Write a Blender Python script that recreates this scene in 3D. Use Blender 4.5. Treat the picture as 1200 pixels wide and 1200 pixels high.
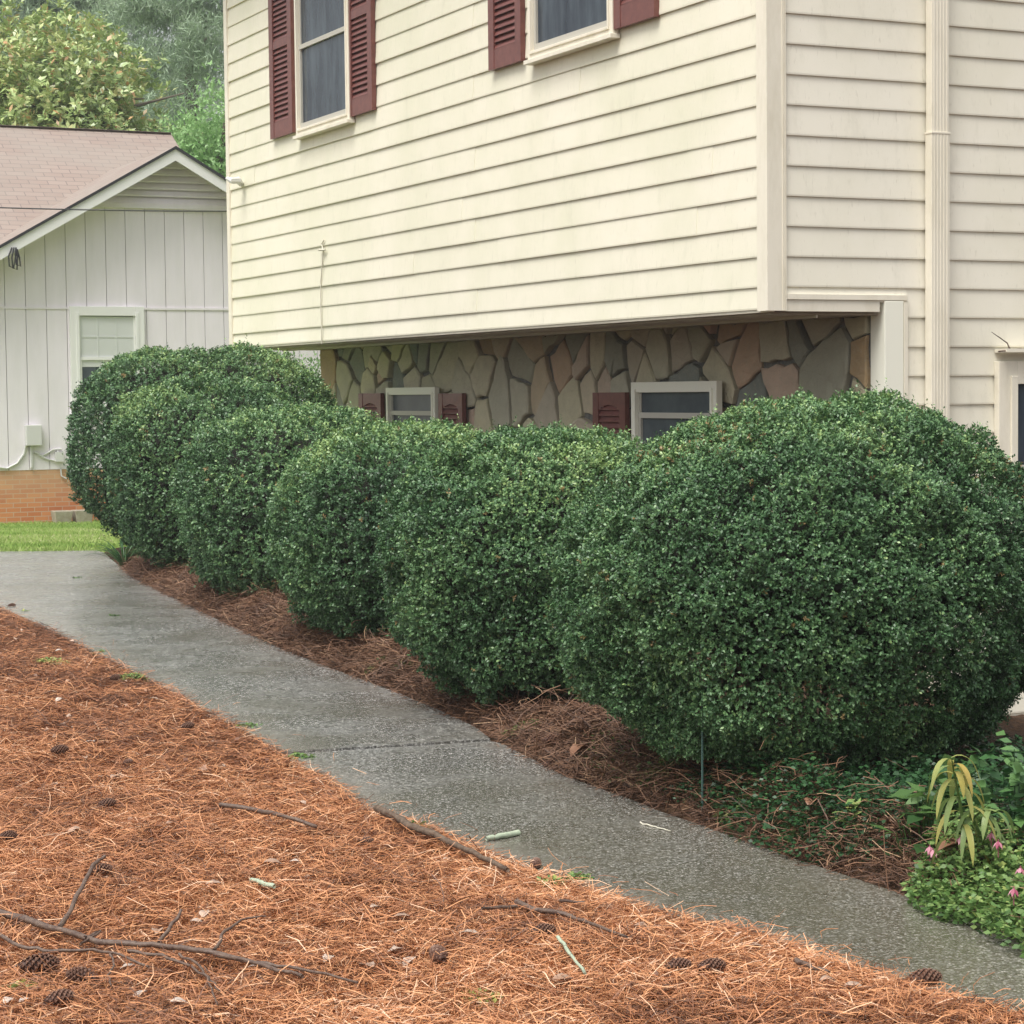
import bpy, math, random
import numpy as np
from mathutils import Vector, Matrix
random.seed(7); RNG = np.random.default_rng(11)
for o in list(bpy.data.objects): bpy.data.objects.remove(o)
scene = bpy.context.scene
COL = scene.collection
R = math.radians
# ------------------------------------------------------------------ camera
CAM = np.array([0.0, 0.0, 1.55])
F = 2500.0; PITCH = math.atan(141 / F); ROLL = 0.011
r0 = np.array([1.0, 0, 0]); u0 = np.array([0, math.sin(PITCH), math.cos(PITCH)]); fw = np.array([0, math.cos(PITCH), -math.sin(PITCH)])
cr = r0 * math.cos(ROLL) - u0 * math.sin(ROLL); cu = u0 * math.cos(ROLL) + r0 * math.sin(ROLL)
cam_d = bpy.data.cameras.new('camera'); cam = bpy.data.objects.new('camera', cam_d); COL.objects.link(cam)
cam_d.sensor_width = 36; cam_d.lens = 36 * F / 1200; cam_d.clip_end = 900; cam_d.clip_start = 0.1
cam.matrix_world = Matrix(((cr[0], cu[0], -fw[0], CAM[0]), (cr[1], cu[1], -fw[1], CAM[1]), (cr[2], cu[2], -fw[2], CAM[2]), (0, 0, 0, 1)))
scene.camera = cam
# ------------------------------------------------------------------ world, sun, exposure
w = bpy.data.worlds.new('World'); scene.world = w; w.use_nodes = True
nt = w.node_tree; bg = nt.nodes['Background']
sky = nt.nodes.new('ShaderNodeTexSky'); sky.sky_type = 'NISHITA'; sky.sun_disc = False
SUN_EL, SUN_AZ = R(63), R(216)
sky.sun_elevation = SUN_EL; sky.sun_rotation = SUN_AZ; sky.air_density = 1.6; sky.dust_density = 4.0; sky.ozone_density = 1.0
hs = nt.nodes.new('ShaderNodeHueSaturation'); hs.inputs['Saturation'].default_value = 0.22
nt.links.new(sky.outputs[0], hs.inputs['Color']); nt.links.new(hs.outputs[0], bg.inputs[0]); bg.inputs[1].default_value = 0.085
sun_d = bpy.data.lights.new('sun', 'SUN'); sun_d.energy = 1.5; sun_d.angle = R(34); sun_d.color = (1, 0.965, 0.91)
sun = bpy.data.objects.new('sun', sun_d); COL.objects.link(sun)
sdir = Vector((math.sin(SUN_AZ) * math.cos(SUN_EL), math.cos(SUN_AZ) * math.cos(SUN_EL), math.sin(SUN_EL)))
sun.rotation_euler = sdir.to_track_quat('Z', 'Y').to_euler(); sun.location = (0, 0, 30)
scene.view_settings.view_transform = 'Standard'; scene.view_settings.look = 'None'
scene.view_settings.exposure = 1.22; scene.view_settings.gamma = 1
scene.render.engine = 'CYCLES'; scene.render.resolution_x = 1024; scene.render.resolution_y = 1024
scene.cycles.max_bounces = 6; scene.cycles.transparent_max_bounces = 8

# ------------------------------------------------------------------ helpers
def ray(px, py): return fw * F + cr * (px - 600) - cu * (py - 600)
def at(px, py, Y):
    d = ray(px, py); return CAM + d * (Y / d[1])
def onz(px, py, z=0.0):
    d = ray(px, py); return CAM + d * ((z - CAM[2]) / d[2])
class MB:
    def __init__(s): s.v = []; s.f = []; s.t = []
    def add(s, vs, fs, tone=0.5):
        b = len(s.v); s.v += [tuple(map(float, p)) for p in vs]; s.f += [tuple(i + b for i in f) for f in fs]
        s.t += [tone] * len(vs) if not hasattr(tone, '__len__') else list(tone)
    def box(s, o, ax, ay, az, tone=0.5):      # corner + three edge vectors
        o, ax, ay, az = map(np.asarray, (o, ax, ay, az))
        if np.dot(np.cross(ax, ay), az) < 0: o = o + ax; ax = -ax
        vs = [o, o + ax, o + ax + ay, o + ay, o + az, o + ax + az, o + ax + ay + az, o + ay + az]
        s.add(vs, [(3, 2, 1, 0), (4, 5, 6, 7), (0, 1, 5, 4), (1, 2, 6, 5), (2, 3, 7, 6), (3, 0, 4, 7)], tone)
    def tube(s, pts, rad, n=7, tone=0.5, jit=0.0):
        pts = [np.asarray(p, float) for p in pts]; m = len(pts)
        rad = [rad] * m if not hasattr(rad, '__len__') else rad
        vs = []; fs = []; tn = []
        up = np.array([0.13, 0.21, 0.97])
        for i, p in enumerate(pts):
            t = pts[min(i + 1, m - 1)] - pts[max(i - 1, 0)]; t /= np.linalg.norm(t) + 1e-9
            a = np.cross(t, up); a /= np.linalg.norm(a) + 1e-9; b = np.cross(a, t)
            for k in range(n):
                th = 2 * math.pi * k / n; rr = rad[i] * (1 + random.uniform(-jit, jit))
                vs.append(p + (a * math.cos(th) + b * math.sin(th)) * rr)
        for i in range(m - 1):
            for k in range(n):
                k2 = (k + 1) % n; fs.append((i * n + k, i * n + k2, (i + 1) * n + k2, (i + 1) * n + k))
        fs.append(tuple(range(n))); fs.append(tuple((m - 1) * n + k for k in reversed(range(n))))
        s.add(vs, fs, tone)
    def build(s, name, m, parent=None, smooth=False, bevel=0):
        return mesh_obj(name, np.array(s.v), s.f, m, parent, np.array(s.t), smooth, bevel)
def mesh_obj(name, v, f, m, parent=None, tone=None, smooth=False, bevel=0):
    me = bpy.data.meshes.new(name)
    if isinstance(f, np.ndarray):
        nf, k = f.shape
        me.vertices.add(len(v)); me.vertices.foreach_set('co', np.asarray(v, np.float32).ravel())
        me.loops.add(nf * k); me.loops.foreach_set('vertex_index', f.astype(np.int32).ravel())
        me.polygons.add(nf); me.polygons.foreach_set('loop_start', np.arange(0, nf * k, k, dtype=np.int32))
        me.update(calc_edges=True)
    else: me.from_pydata([tuple(p) for p in v], [], f)
    if tone is not None:
        a = me.attributes.new('tone', 'FLOAT', 'POINT'); a.data.foreach_set('value', np.asarray(tone, np.float32))
    if smooth: me.polygons.foreach_set('use_smooth', np.ones(len(me.polygons), bool))
    me.materials.append(m); me.update()
    o = bpy.data.objects.new(name, me); COL.objects.link(o)
    if parent is not None:
        o.parent = parent; o.matrix_parent_inverse = Matrix.Translation(-Vector(parent.get('_base', (0, 0, 0))))
    if bevel:
        b = o.modifiers.new('bevel', 'BEVEL'); b.width = bevel; b.segments = 2; b.limit_method = 'ANGLE'
    return o
def thing(name, label, cat, loc=(0, 0, 0), group=None):
    o = bpy.data.objects.new(name, None); COL.objects.link(o); o.location = tuple(map(float, loc)); o.empty_display_size = 0.2
    o['_base'] = [float(x) for x in loc]
    return tag(o, label, cat, group)
def tag(o, label=None, cat=None, group=None, kind=None):
    for k, v in (('label', label), ('category', cat), ('group', group), ('kind', kind)):
        if v: o[k] = v
    return o
def sub(o):   # let a part act as a parent
    o['_base'] = [0.0, 0.0, 0.0]
    return o
def child_base(o, parent): pass
# numpy value noise
def _h(ix, iy, iz, sd):
    h = (ix.astype(np.int64) * 374761393 + iy.astype(np.int64) * 668265263 + iz.astype(np.int64) * 2147483647 + sd * 974711) & 0xffffffff
    h = ((h ^ (h >> 13)) * 1274126177) & 0xffffffff; h = (h ^ (h >> 16)) & 0xffffffff
    h = (h * 2246822519) & 0xffffffff; h = h ^ (h >> 15)
    return (h & 0xffffff) / float(0xffffff)
def vnoise(p, sd=0):
    p = np.asarray(p, float); i = np.floor(p).astype(np.int64); f = p - i; f = f * f * (3 - 2 * f)
    out = 0
    for dx in (0, 1):
        for dy in (0, 1):
            for dz in (0, 1):
                wgt = (f[:, 0] if dx else 1 - f[:, 0]) * (f[:, 1] if dy else 1 - f[:, 1]) * (f[:, 2] if dz else 1 - f[:, 2])
                out = out + wgt * _h(i[:, 0] + dx, i[:, 1] + dy, i[:, 2] + dz, sd)
    return out * 2 - 1
def fbm(p, sd=0, oct=3):
    o = 0; a = 1; s_ = 0
    for k in range(oct): o = o + a * vnoise(np.asarray(p) * 2 ** k + 17.3 * k, sd + k); s_ += a; a *= .5
    return o / s_
def nrm(a): return a / (np.linalg.norm(a, axis=-1, keepdims=True) + 1e-9)

# ------------------------------------------------------------------ materials
def mat(name, col=(.5, .5, .5), rough=.6, spec=.5, **kw):
    m = bpy.data.materials.new(name); m.use_nodes = True; t = m.node_tree; b = t.nodes['Principled BSDF']
    b.inputs['Base Color'].default_value = (*col, 1); b.inputs['Roughness'].default_value = rough
    b.inputs['Specular IOR Level'].default_value = spec
    m['b'] = 1
    return m
def nodes(m): t = m.node_tree; return t, t.nodes['Principled BSDF']
def ramp(t, fac, stops):
    r = t.nodes.new('ShaderNodeValToRGB'); e = r.color_ramp.elements
    while len(e) < len(stops): e.new(0.5)
    for k, (p, c) in enumerate(stops): e[k].position = p; e[k].color = (*c, 1)
    t.links.new(fac, r.inputs[0]); return r.outputs[0]
def noise(t, scale, detail=4, rough=.6, coord=None, vec_scale=None, dist=0):
    n = t.nodes.new('ShaderNodeTexNoise'); n.inputs['Scale'].default_value = scale; n.inputs['Detail'].default_value = detail
    n.inputs['Roughness'].default_value = rough; n.inputs['Distortion'].default_value = dist
    if coord is None: coord = geo(t)
    if vec_scale:
        mp = t.nodes.new('ShaderNodeMapping'); mp.inputs['Scale'].default_value = vec_scale; t.links.new(coord, mp.inputs[0]); coord = mp.outputs[0]
    t.links.new(coord, n.inputs['Vector']); return n.outputs[0]
def geo(t): return t.nodes.new('ShaderNodeNewGeometry').outputs['Position']
def mix(t, fac, a, b, mode='MIX'):
    n = t.nodes.new('ShaderNodeMix'); n.data_type = 'RGBA'; n.blend_type = mode
    for s_, v in ((n.inputs[0], fac), (n.inputs[6], a), (n.inputs[7], b)):
        if hasattr(v, 'links') or hasattr(v, 'is_linked'): t.links.new(v, s_)
        elif isinstance(v, tuple): s_.default_value = (*v, 1)
        else: s_.default_value = v
    return n.outputs[2]
def math_(t, op, a, b=0.0):
    n = t.nodes.new('ShaderNodeMath'); n.operation = op
    for s_, v in ((n.inputs[0], a), (n.inputs[1], b)):
        if hasattr(v, 'is_linked'): t.links.new(v, s_)
        else: s_.default_value = v
    return n.outputs[0]
def bump(t, b, h, strength=.3, dist=.01):
    n = t.nodes.new('ShaderNodeBump'); n.inputs['Strength'].default_value = strength; n.inputs['Distance'].default_value = dist
    t.links.new(h, n.inputs['Height']); t.links.new(n.outputs[0], b.inputs['Normal'])
def attr(t, name='tone'):
    a = t.nodes.new('ShaderNodeAttribute'); a.attribute_name = name; return a.outputs['Fac']
def leaf_mat(name, stops, rough=.35, spec=.5, trans=.25):
    m = mat(name, rough=rough, spec=spec); t, b = nodes(m)
    c = ramp(t, attr(t), stops); t.links.new(c, b.inputs['Base Color'])
    if trans:
        tr = t.nodes.new('ShaderNodeBsdfTranslucent'); t.links.new(c, tr.inputs[0]); mx = t.nodes.new('ShaderNodeMixShader'); mx.inputs[0].default_value = trans
        out = t.nodes['Material Output']; t.links.new(b.outputs[0], mx.inputs[1]); t.links.new(tr.outputs[0], mx.inputs[2]); t.links.new(mx.outputs[0], out.inputs[0])
    return m
M = {}
# cream siding with algae and grime
def siding_mat(name, base, green):
    m = mat(name, rough=.5, spec=.35); t, b = nodes(m)
    n1 = noise(t, .9, 6, .65, vec_scale=(1, 1, .8)); n2 = noise(t, 9, 5, .7, vec_scale=(1, 1, .35)); n3 = noise(t, 45, 3, .6, vec_scale=(1, 1, .25))
    c = mix(t, ramp(t, n1, [(.38, (0, 0, 0)), (.72, (1, 1, 1))]), base, green)
    c = mix(t, ramp(t, n2, [(.55, (0, 0, 0)), (.85, (.6, .6, .6))]), c, tuple(x * .82 for x in green))
    c = mix(t, ramp(t, n3, [(.62, (0, 0, 0)), (.8, (.4, .4, .4))]), c, (.35, .31, .22))
    t.links.new(c, b.inputs['Base Color']); bump(t, b, noise(t, 60, 3, .6, vec_scale=(1, 1, 5)), .12, .002)
    return m
M['siding'] = siding_mat('cream_siding_front', (.77, .73, .60), (.67, .655, .50))
M['siding_side'] = siding_mat('cream_siding_side', (.79, .75, .64), (.71, .675, .55))
M['trim'] = mat('cream_trim', (.78, .73, .60), .45); t, b = nodes(M['trim'])
t.links.new(mix(t, ramp(t, noise(t, 7, 5, .7, vec_scale=(1, 1, .3)), [(.45, (0, 0, 0)), (.8, (.7, .7, .7))]), (.78, .73, .61), (.60, .55, .42)), b.inputs['Base Color'])
M['post'] = mat('pale_post', (.80, .79, .68), .5)
M['white'] = mat('white_trim', (.80, .80, .78), .5)
def simple_var(name, c1, c2, sc=8, rough=.6, spec=.4, bs=.2, vs=None):
    m = mat(name, c1, rough, spec); t, b = nodes(m); n = noise(t, sc, 5, .65, vec_scale=vs)
    t.links.new(ramp(t, n, [(.35, c1), (.7, c2)]), b.inputs['Base Color'])
    if bs: bump(t, b, n, bs, .01)
    return m
M['maroon'] = simple_var('maroon_shutter', (.18, .062, .05), (.125, .04, .034), 14, .4, .5, .03)
M['glass'] = simple_var('window_glass', (.015, .022, .036), (.07, .09, .11), 3.2, .14, .3, 0, (1.6, 1.6, .35))
M['glass_soft'] = simple_var('screened_glass', (.05, .062, .075), (.10, .12, .13), 2.5, .3, .25, 0)
M['sash'] = mat('grey_sash', (.48, .46, .40), .5)
M['darksash'] = mat('dark_frame', (.12, .13, .14), .4)
M['blind'] = mat('blind', (.62, .64, .62), .6)
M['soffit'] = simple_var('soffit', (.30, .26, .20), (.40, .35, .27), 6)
M['nsiding'] = simple_var('grey_white_siding', (.84, .79, .84), (.77, .73, .76), 5, .6, .3, .05, (1, 1, .2))
M['metal'] = mat('box_grey', (.62, .62, .60), .45)
M['dirt'] = simple_var('wet_dirt', (.055, .032, .02), (.10, .06, .035), 20, .8)
M['concrete_block'] = simple_var('weathered_concrete', (.33, .29, .22), (.45, .41, .33), 12, .8)
M['bark'] = simple_var('bark', (.075, .05, .035), (.17, .125, .09), 45, .85, .3, .6)
M['bark_far'] = simple_var('bark_far', (.10, .08, .06), (.17, .14, .11), 5, .9)
M['twig'] = simple_var('wet_twig', (.07, .04, .03), (.16, .11, .08), 60, .55, .5, .4)
M['lichen'] = simple_var('lichen_stick', (.30, .36, .26), (.40, .44, .33), 60, .85)
M['cable'] = mat('black_cable', (.03, .03, .035), .5); M['whitecable'] = mat('pale_cable', (.55, .52, .42), .5)
M['red'] = mat('red', (.3, .03, .05), .5)
# stone
m = M['stone'] = mat('flagstone', rough=.75, spec=.35); t, b = nodes(m)
c = ramp(t, attr(t), [(0, (.17, .20, .19)), (.16, (.30, .30, .24)), (.3, (.50, .47, .33)), (.45, (.62, .56, .38)), (.58, (.46, .44, .34)), (.74, (.60, .43, .33)), (.86, (.42, .29, .15)), (1, (.66, .60, .46))])
c = mix(t, ramp(t, noise(t, 5, 6, .7, dist=.8), [(.38, (0, 0, 0)), (.8, (.4, .4, .4))]), c, (.25, .23, .165))
c = mix(t, ramp(t, noise(t, 28, 4, .7), [(.5, (0, 0, 0)), (.8, (.5, .5, .5))]), c, (.42, .37, .29))
t.links.new(c, b.inputs['Base Color']); bump(t, b, noise(t, 11, 8, .75, dist=.8), .9, .03)
M['mortar'] = simple_var('mortar', (.10, .10, .095), (.20, .19, .165), 25, .9)
# brick
m = M['brick'] = mat('brick', rough=.8); t, b = nodes(m)
uv = t.nodes.new('ShaderNodeUVMap'); br = t.nodes.new('ShaderNodeTexBrick'); t.links.new(uv.outputs[0], br.inputs['Vector'])
br.inputs['Scale'].default_value = 1; br.inputs['Brick Width'].default_value = .205; br.inputs['Row Height'].default_value = .068; br.inputs['Mortar Size'].default_value = .006
br.inputs['Color1'].default_value = (.50, .17, .065, 1); br.inputs['Color2'].default_value = (.60, .25, .10, 1); br.inputs['Mortar'].default_value = (.52, .36, .25, 1)
sep = t.nodes.new('ShaderNodeSeparateXYZ'); t.links.new(geo(t), sep.inputs[0])
f = t.nodes.new('ShaderNodeMapRange'); f.inputs[1].default_value = -.05; f.inputs[2].default_value = .5; t.links.new(sep.outputs[2], f.inputs[0])
c = mix(t, f.outputs[0], br.outputs[0], (.58, .40, .25)); f.inputs[4].default_value = .7
t.links.new(c, b.inputs['Base Color'])
# shingles
m = M['shingle'] = mat('shingle', rough=.55, spec=.5); t, b = nodes(m)
uv = t.nodes.new('ShaderNodeUVMap'); br = t.nodes.new('ShaderNodeTexBrick'); t.links.new(uv.outputs[0], br.inputs['Vector'])
br.inputs['Scale'].default_value = 1; br.inputs['Brick Width'].default_value = .3; br.inputs['Row Height'].default_value = .14; br.inputs['Mortar Size'].default_value = .008
br.inputs['Color1'].default_value = (.27, .205, .17, 1); br.inputs['Color2'].default_value = (.31, .245, .205, 1); br.inputs['Mortar'].default_value = (.17, .13, .12, 1)
c = mix(t, ramp(t, noise(t, .9, 6, .7, vec_scale=(1, 1, 3)), [(.4, (0, 0, 0)), (.7, (.7, .7, .7))]), br.outputs[0], (.28, .245, .21))
t.links.new(c, b.inputs['Base Color']); bump(t, b, br.outputs[1], -.3, .01)
# aggregate concrete
m = M['path'] = mat('wet_exposed_aggregate', rough=.4, spec=.5); t, b = nodes(m)
v = t.nodes.new('ShaderNodeTexVoronoi'); v.inputs['Scale'].default_value = 115; t.links.new(geo(t), v.inputs['Vector'])
sepc = t.nodes.new('ShaderNodeSeparateColor'); t.links.new(v.outputs['Color'], sepc.inputs[0])
st = ramp(t, sepc.outputs[0], [(0, (.16, .16, .155)), (.3, (.25, .25, .24)), (.6, (.34, .335, .32)), (.85, (.42, .41, .385)), (.97, (.55, .53, .48))])
gap = ramp(t, v.outputs['Distance'], [(.30, (0, 0, 0)), (.62, (1, 1, 1))])
c = mix(t, gap, st, (.10, .096, .088))
c = mix(t, 1.0, c, ramp(t, noise(t, 46, 3, .85), [(.38, (.45, .45, .45)), (.5, (1.15, 1.15, 1.15)), (.62, (1.9, 1.9, 1.9))]), 'MULTIPLY')
n = noise(t, 1.3, 6, .65)
c = mix(t, ramp(t, n, [(.45, (0, 0, 0)), (.68, (.6, .6, .6))]), c, (.12, .11, .085))
sp_ = t.nodes.new('ShaderNodeSeparateXYZ'); t.links.new(geo(t), sp_.inputs[0]); mr = t.nodes.new('ShaderNodeMapRange'); mr.inputs[1].default_value = 10.5; mr.inputs[2].default_value = 6.0; t.links.new(sp_.outputs[1], mr.inputs[0])
c = mix(t, ramp(t, math_(t, 'MULTIPLY', mr.outputs[0], math_(t, 'ADD', noise(t, 2.5, 6, .7), .25)), [(.15, (0, 0, 0)), (.75, (.85, .85, .85))]), c, mix(t, .5, c, (.06, .05, .02)))
c = mix(t, ramp(t, math_(t, 'MULTIPLY', mr.outputs[0], math_(t, 'ADD', noise(t, 4, 6, .7), .3)), [(.3, (0, 0, 0)), (.9, (.38, .38, .38))]), c, (.13, .115, .075))
# moss film and sandy edge by vertex tone
a = attr(t)
c = mix(t, ramp(t, math_(t, 'ADD', a, math_(t, 'MULTIPLY', noise(t, 16, 6, .85), .45)), [(1.04, (0, 0, 0)), (1.26, (.8, .8, .8))]), c, (.12, .09, .06))
c = mix(t, ramp(t, math_(t, 'ADD', math_(t, 'MULTIPLY', a, -1.0), math_(t, 'MULTIPLY', noise(t, 9, 5, .7), .5)), [(-.02, (0, 0, 0)), (.28, (.7, .7, .7))]), c, (.26, .235, .20))
t.links.new(c, b.inputs['Base Color'])
t.links.new(ramp(t, noise(t, 2.2, 4, .6), [(.35, (.16, .16, .16)), (.65, (.36, .36, .36))]), b.inputs['Roughness'])
hb = math_(t, 'ADD', math_(t, 'MULTIPLY', v.outputs['Distance'], -1.0), math_(t, 'MULTIPLY', noise(t, 300, 2), .3))
bump(t, b, hb, .4, .003)
b.inputs['Coat Weight'].default_value = .45; b.inputs['Coat Roughness'].default_value = .2; b.inputs['Coat IOR'].default_value = 1.35
# ground by vertex tone: 0 mulch, .5 bed dirt, 1 lawn
m = M['ground'] = mat('ground', rough=.9, spec=.2); t, b = nodes(m)
mul = ramp(t, noise(t, 35, 6, .75, dist=1.5), [(.3, (.04, .017, .01)), (.5, (.11, .045, .022)), (.7, (.25, .12, .06))])
dirt = ramp(t, noise(t, 30, 6, .75), [(.3, (.03, .02, .013)), (.55, (.09, .05, .028)), (.75, (.17, .10, .055))])
lawn = ramp(t, noise(t, 14, 6, .75), [(.3, (.10, .16, .035)), (.5, (.20, .27, .07)), (.68, (.34, .36, .17))])
a = attr(t)
c = mix(t, ramp(t, a, [(.2, (0, 0, 0)), (.35, (1, 1, 1))]), mul, dirt); c = mix(t, ramp(t, a, [(.7, (0, 0, 0)), (.8, (1, 1, 1))]), c, lawn)
t.links.new(c, b.inputs['Base Color']); bump(t, b, noise(t, 60, 5, .7), .7, .02)
M['needle'] = leaf_mat('pine_needles', [(0, (.09, .042, .024)), (.3, (.26, .10, .042)), (.6, (.48, .205, .085)), (.85, (.64, .33, .16)), (1, (.72, .48, .32))], .5, .4, .0)
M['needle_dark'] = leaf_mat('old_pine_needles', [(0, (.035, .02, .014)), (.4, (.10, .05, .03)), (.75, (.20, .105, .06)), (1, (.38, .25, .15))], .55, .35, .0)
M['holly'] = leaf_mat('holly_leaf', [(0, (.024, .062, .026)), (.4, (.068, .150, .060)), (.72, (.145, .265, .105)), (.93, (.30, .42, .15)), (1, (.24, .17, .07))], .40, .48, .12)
M['wood'] = simple_var('holly_wood', (.10, .08, .055), (.22, .17, .11), 30, .8)
M['core'] = simple_var('dark_core', (.014, .016, .010), (.026, .026, .016), 30, .9)  # near-black colour stands in for shade inside the shrubs
M['magnolia'] = leaf_mat('magnolia_leaf', [(0, (.16, .25, .09)), (.45, (.36, .47, .17)), (.75, (.58, .62, .28)), (.9, (.50, .40, .18)), (1, (.52, .29, .13))], .3, .6, .2)  # this and the next two leaf ramps are lightened, haze put into colour
M['pine_leaf'] = leaf_mat('pine_foliage', [(0, (.20, .28, .20)), (.5, (.36, .47, .31)), (1, (.46, .52, .43))], .6, .3, .2)
M['tree_leaf'] = leaf_mat('broadleaf', [(0, (.18, .33, .12)), (.5, (.32, .52, .21)), (1, (.46, .62, .31))], .45, .4, .3)
M['herb'] = leaf_mat('herb_leaf', [(0, (.035, .085, .025)), (.5, (.13, .24, .065)), (.85, (.28, .38, .12)), (1, (.45, .48, .14))], .45, .4, .3)
M['ivy'] = leaf_mat('ivy_leaf', [(0, (.015, .05, .018)), (.6, (.04, .11, .035)), (1, (.10, .2, .06))], .4, .45, .2)
M['lily'] = leaf_mat('lily_leaf', [(0, (.12, .22, .06)), (.5, (.24, .32, .11)), (.8, (.38, .36, .10)), (1, (.42, .30, .08))], .4, .45, .3)
M['grass'] = leaf_mat('grass_blade', [(0, (.20, .34, .08)), (.5, (.38, .52, .15)), (.85, (.55, .60, .28)), (1, (.66, .62, .42))], .5, .3, .3)
M['petal'] = leaf_mat('petal', [(0, (.35, .06, .12)), (1, (.75, .40, .48))], .5, .3, .3)
M['litter'] = leaf_mat('dead_leaf', [(0, (.14, .065, .04)), (.4, (.32, .17, .10)), (.75, (.55, .42, .33)), (1, (.72, .66, .60))], .5, .4, .1)
M['conescale'] = leaf_mat('cone_scale', [(0, (.045, .022, .016)), (.5, (.11, .05, .033)), (1, (.27, .17, .12))], .6, .35, .0)

# ------------------------------------------------------------------ plan geometry
e1 = nrm(np.array([-.44, .898, 0.])); e2 = nrm(np.array([.898, .44, 0.])); Z = np.array([0, 0, 1.])
YC = 14.4
C0 = at(901, 362, YC); ZB = C0[2]; C0 = np.array([C0[0], C0[1], 0.])
def hit(px, py, O, n):    # pixel ray meets the vertical plane through O with normal n
    d = ray(px, py); return CAM + d * (np.dot(O - CAM, n) / np.dot(d, n))
def fs(px, py):           # (s, z) on the front wall
    p = hit(px, py, C0, e2); return float(np.dot(p - C0, e1)), float(p[2])
def rs(px, py):           # (t, z) on the side wall
    p = hit(px, py, C0, e1); return float(np.dot(p - C0, e2)), float(p[2])
SL = fs(272, 300)[0]
print('corner', C0, 'ZB', ZB, 'front length', SL)
right_px = [(1500, 1225), (1330, 1160), (1200, 1103), (1073, 1053), (933, 1007), (800, 960), (660, 908), (590, 872), (540, 845), (470, 815), (397, 788), (330, 762), (267, 733), (210, 705), (160, 680), (135, 660), (118, 646)]
left_px = [(1420, 1290), (1200, 1207), (1100, 1180), (1040, 1158), (973, 1137), (900, 1107), (800, 1085), (683, 1047), (613, 1020), (533, 987), (443, 960), (400, 928), (340, 893), (290, 862), (240, 833), (200, 812), (120, 770), (60, 740), (0, 712), (-120, 668)]
RE = np.array([onz(*p)[:2] for p in right_px]); LE = np.array([onz(*p)[:2] for p in left_px])
FAR = onz(118, 646)[:2]
def poly_dist(P, L):      # signed distance to a polyline, plus on its left side
    best = np.full(len(P), 1e9); sg = np.zeros(len(P))
    for a, b in zip(L[:-1], L[1:]):
        d = b - a; l2 = d @ d; tt = np.clip(((P - a) @ d) / l2, 0, 1); q = a + tt[:, None] * d; r_ = P - q; dd = np.hypot(r_[:, 0], r_[:, 1])
        cx = d[0] * r_[:, 1] - d[1] * r_[:, 0]; u = dd < best - 1e-9; best[u] = dd[u]; sg[u] = np.sign(cx[u])
    return best * np.where(sg == 0, 1, sg)
REx = np.vstack([RE[0] + (RE[0] - RE[1]) * 6, RE, FAR + np.array([.3, 4.])]); LEx = np.vstack([LE[0] + (LE[0] - LE[1]) * 6, LE, LE[-1] + np.array([-14, 1.2])])
LAWN_A = FAR; LAWN_D = nrm(np.array([-1., 0.0]))
def smooth(x, a, b): t_ = np.clip((x - a) / (b - a), 0, 1); return t_ * t_ * (3 - 2 * t_)
def ground(P):            # height and tone
    P = np.atleast_2d(P); x, y = P[:, 0], P[:, 1]; P3 = np.c_[x, y, x * 0]
    dm = poly_dist(P, LEx)       # + on the camera side (mulch)?
    db = poly_dist(P, REx)
    mul = dm; bed = -db          # both positive away from the path
    lawn = (y > FAR[1]) & (x < 60)
    z = np.full(len(P), -.03)
    zm = .012 * np.maximum(0, fbm(P3 * 9, 44, 2)) * smooth(mul, 0, .2) - .03 + .055 * smooth(mul, -.01, .07) + .05 * smooth(mul, .05, 1.0) + .012 * fbm(P3 * 5, 3) + .02 * fbm(P3 * 1.3, 9)
    zb = -.03 + .04 * smooth(bed, 0, .08) + (.08 + .10 * fbm(P3 * 3.2, 21, 2)) * smooth(bed, .06, .25) + .015 * fbm(P3 * 7, 4)
    drop = smooth(bed, 2.1, 4.3); zb = zb * (1 - drop) + drop * -1.30
    z = np.where(mul > 0, zm, z); tone = np.where(mul > 0, 0., .5)
    z = np.where((bed > 0) & (mul <= 0), zb, z)
    yl = y - FAR[1]
    zl = .01 + .01 * fbm(P3 * 3, 5) - .30 * smooth(yl, 0.3, 11) - .02
    z = np.where(lawn & (bed <= 0.0), zl, z); tone = np.where(lawn, 1., tone)
    zlb = zl * (1 - drop) + drop * -1.3
    z = np.where(lawn & (bed > 0), np.maximum(zlb, -1.3), z)
    z = np.where(y < 3, np.minimum(z, .1), z)
    return z, tone
def gz(x, y): return float(ground(np.array([[x, y]]))[0][0])
def G(px, py, dz=0.0):   # point on the ground seen at a pixel
    z = 0.05
    for _ in range(4): p = onz(px, py, z); z = gz(p[0], p[1])
    return np.array([p[0], p[1], z + dz])
# sanity of side signs
chk = ground(np.array([onz(200, 1100)[:2], onz(500, 900)[:2], onz(60, 630)[:2], onz(900, 850)[:2]])); print('ground check', chk)

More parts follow.
